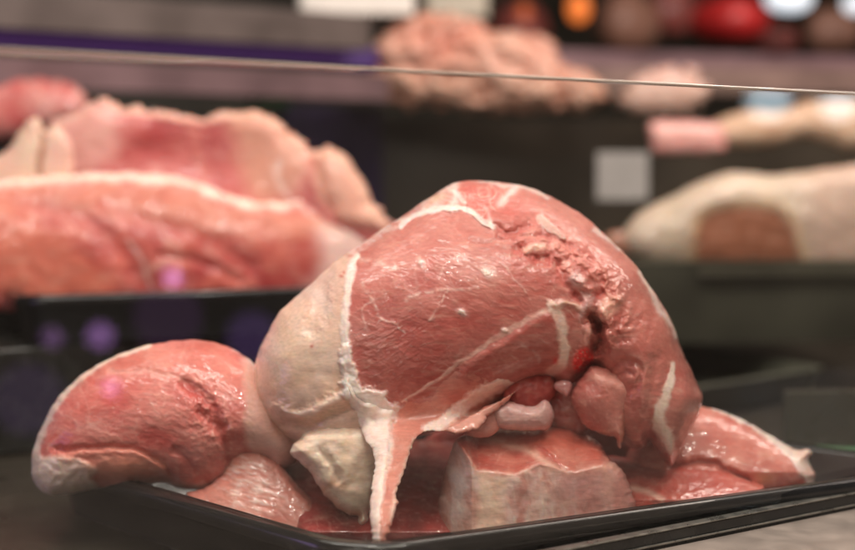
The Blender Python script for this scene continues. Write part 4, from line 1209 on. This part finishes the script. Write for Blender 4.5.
box_at('shelf_lip', 560, 930, 66, 92, 2.2, .03, simple('brown_steel', (.20, .13, .11), .4, metal=.3, noise=.3, nscale=10), label='brown steel shelf edge just above the glass edge at right', cat='shelf edge', yaw=6)
box_at('violet_gap_fill', 286, 384, 104, 230, 1.95, .03, simple('violet_light_tint', (.035, .022, .06), .4, noise=.4, nscale=14), label='added panel coloured like dim violet light between the left legs and the black partition', cat='panel')  # added panel, its colour stands in for violet light in the dark gap
box_at('green_spot', 258, 292, 90, 106, 1.9, .03, simple('spot_green', (.015, .07, .02), .5, noise=.5, nscale=60), label='small unidentified dark green strip above the left background legs', cat='unidentified')  # unidentified green spot, filled with a made-up strip
box_at('white_tub', 298, 415, -14, 13, 1.9, .1, simple('white_tub', (.62, .58, .52), .5, noise=.08), label='white tub cut by the top edge left of the heap', cat='tub', yaw=5, r=.01)
box_at('cream_tub', 425, 488, -20, 16, 2.4, .1, simple('cream_tub', (.40, .36, .28), .5, noise=.15), label='dull cream tub behind the heap at the top', cat='tub', yaw=5, r=.01)


def far_ball(name, px, py, d, rx, ry, mat, label, cat, group=None, seed=0):
    c0 = np.array(at(px, py, d)); s = d / F
    V = []; Fc = []; nu, nv = 20, 12
    for j in range(nv + 1):
        ph = pi * j / nv
        for i in range(nu):
            th = 2 * pi * i / nu
            k = 1 + .12 * math.sin(3 * th + seed) * math.sin(ph) + .07 * math.cos(2 * ph + seed)
            V.append((c0[0] + rx * s * k * math.sin(ph) * math.cos(th), c0[1] + rx * s * k * math.sin(ph) * math.sin(th) * .8, c0[2] + ry * s * k * math.cos(ph)))
    for j in range(nv):
        for i in range(nu):
            Fc.append([j * nu + i, (j + 1) * nu + i, (j + 1) * nu + (i + 1) % nu, j * nu + (i + 1) % nu])
    o = mesh_obj(name, V, Fc, mat, None, True, (c0[0], c0[1], c0[2] - ry * s))
    return tag(o, label, cat, group)


RED = simple('red_goods', (.42, .02, .02), .4, noise=.3, nscale=20)
DRED = simple('dark_red_goods', (.24, .06, .05), .4, noise=.4, nscale=20)
LAMPO = simple('orange_lamp', (.5, .15, .03), .4, emit=(1.0, .22, .04), estr=.9)
LAMPW = simple('white_lamp', (.7, .7, .7), .4, emit=(.85, .92, 1.0), estr=1.1)
far_ball('red_packet', 732, 20, 3.0, 42, 22, RED, 'bright red packet among the goods at the upper right', 'packet')
far_ball('orange_lamp', 579, 8, 3.2, 11, 13, LAMPO, 'small glowing orange lamp at the top', 'lamp')
far_ball('orange_lamp', 524, 12, 3.2, 7, 8, simple('dim_orange_lamp', (.4, .1, .03), .4, emit=(.9, .15, .04), estr=.35), 'dimmer small orange lamp left of the bright one', 'lamp')
far_ball('white_lamp', 790, -2, 3.3, 24, 12, LAMPW, 'white ceiling lamp cut by the top edge at the upper right', 'lamp')
far_ball('white_lamp', 856, 4, 3.3, 12, 8, LAMPW, 'small white lamp in the top right corner', 'lamp')
for k, (px, py, w_, h_) in enumerate(((520, 30, 30, 26), (625, 20, 34, 30), (672, 8, 22, 26), (832, 30, 26, 24), (775, 40, 22, 14))):
    far_ball('dark_goods', px, py, 3.4 + .05 * k, w_, h_, DRED if k % 2 == 0 else simple('brown_goods', (.26, .13, .09), .5),
             ['dark red goods behind the heap', 'brown goods between heap and red packet', 'dark red goods just left of the red packet', 'brown goods at the right edge behind the shelf',
              'dark red goods below the bright red packet'][k], 'goods', None, k)
FARW = simple('far_wall', (.24, .12, .11), .7, noise=.4, nscale=3)
fw = bar('far_wall', -3.0, 9.0, 4.3, 4.4, -.05, 2.6, FARW); struct(fw)
struct(bar('shop_floor', -6.0, 12.0, -4.0, 8.0, -1.0, -.95, simple('shop_floor', (.2, .17, .15), .4, noise=.2, nscale=2)))

# ------------------------------------------------------------------ light
def area(name, loc, target, sx, sy, power, col, spread=180):
    l = bpy.data.lights.new(name, 'AREA'); l.shape = 'RECTANGLE'; l.size = sx; l.size_y = sy; l.energy = power; l.color = col
    l.spread = math.radians(spread)
    o = bpy.data.objects.new(name, l); COL.objects.link(o); o.location = loc
    import mathutils
    o.rotation_euler = (mathutils.Vector(target) - mathutils.Vector(loc)).to_track_quat('-Z', 'Y').to_euler()
    return o


area('case_strip_lamp', (-.10, .62, .95), (.03, .86, .08), 1.1, .08, 6.8, (1, .92, .86))
for q, (lx, ly, lz, pw) in enumerate(((-.55, -.25, 1.15, 2.2), (.15, -.45, 1.35, 2.6), (.75, .05, 1.2, 2.2), (-.15, .25, 1.25, 2.5), (.45, .5, 1.1, 2.5))):
    area('glint_spot', (lx, ly, lz), (.03, .84, .08), .07, .05, pw, (1, .92, .86))  # added small sources that give the wet flesh tiny glints
area('overhead_fill', (.3, -.6, 1.7), (.0, .9, .1), 1.0, 1.0, 6.5, (1, .88, .80))  # added soft fill from above on the viewer's side
area('back_case_lamp', (.1, 1.25, .85), (.0, 1.6, .15), 1.6, .12, 4.5, (1, .88, .82))
area('violet_lamp', (-.62, .70, .06), (-.15, 1.15, .06), .2, .1, .16, (.62, .38, 1.0))
area('front_fill', (-.75, -.8, .55), (.0, .85, .08), 1.1, .7, 5.2, (1, .90, .82))  # added frontal fill that lifts the undersides and pale fat
area('far_fill', (1.0, 1.5, 1.3), (.6, 2.7, .4), 1.5, .3, 34, (1, .84, .76))  # added light that brightens the dim far shelves

def room_lamp(px, py, dist, rad, power, col):
    "a small violet lamp in the shop, in front of the counter: the pane mirrors it"
    x = (px - 427.5) / F; y = (275 - py) / F
    d = FWD + x * RT + y * UP
    nn = np.array([-Gn[0], -Gn[1], 0]); g0 = np.array([G0[0], G0[1], 0])
    t = ((g0 - EYE) @ nn) / (d @ nn)
    hit = EYE + d * t
    rr = d - 2 * (d @ nn) * nn; rr /= np.linalg.norm(rr)
    p = hit + rr * dist
    l = bpy.data.lights.new('violet_room_lamp', 'POINT'); l.energy = power; l.color = col; l.shadow_soft_size = rad
    o = bpy.data.objects.new('violet_room_lamp', l); COL.objects.link(o); o.location = p


room_lamp(175, 278, 1.3, .011, .05, (.85, .4, .95))
room_lamp(102, 336, 1.6, .020, .06, (.65, .3, .85))
room_lamp(54, 338, 1.6, .015, .02, (.65, .3, .8))
room_lamp(113, 388, 1.3, .010, .03, (.9, .4, .9))
room_lamp(255, 338, 1.6, .04, .05, (.5, .25, .9))
room_lamp(170, 318, 1.5, .05, .04, (.55, .2, .7))
room_lamp(30, 400, 1.5, .05, .04, (.5, .25, .9))
room_lamp(772, 100, 1.6, .035, .3, (.7, .88, 1))
room_lamp(842, 103, 1.6, .03, .2, (.7, .88, 1))
w = bpy.data.worlds.new("World"); sc.world = w; w.use_nodes = True
bgn = w.node_tree.nodes['Background']; bgn.inputs[0].default_value = (.66, .48, .38, 1); bgn.inputs[1].default_value = .07
sc.view_settings.view_transform = 'Standard'; sc.view_settings.look = 'None'; sc.view_settings.exposure = 0; sc.view_settings.gamma = 1
sc.cycles.use_denoising = True
sc.cycles.max_bounces = 8; sc.cycles.transparent_max_bounces = 16
sc.cycles.sample_clamp_indirect = 6
for o in list(bpy.data.objects):
    if '_b' in o: del o['_b']
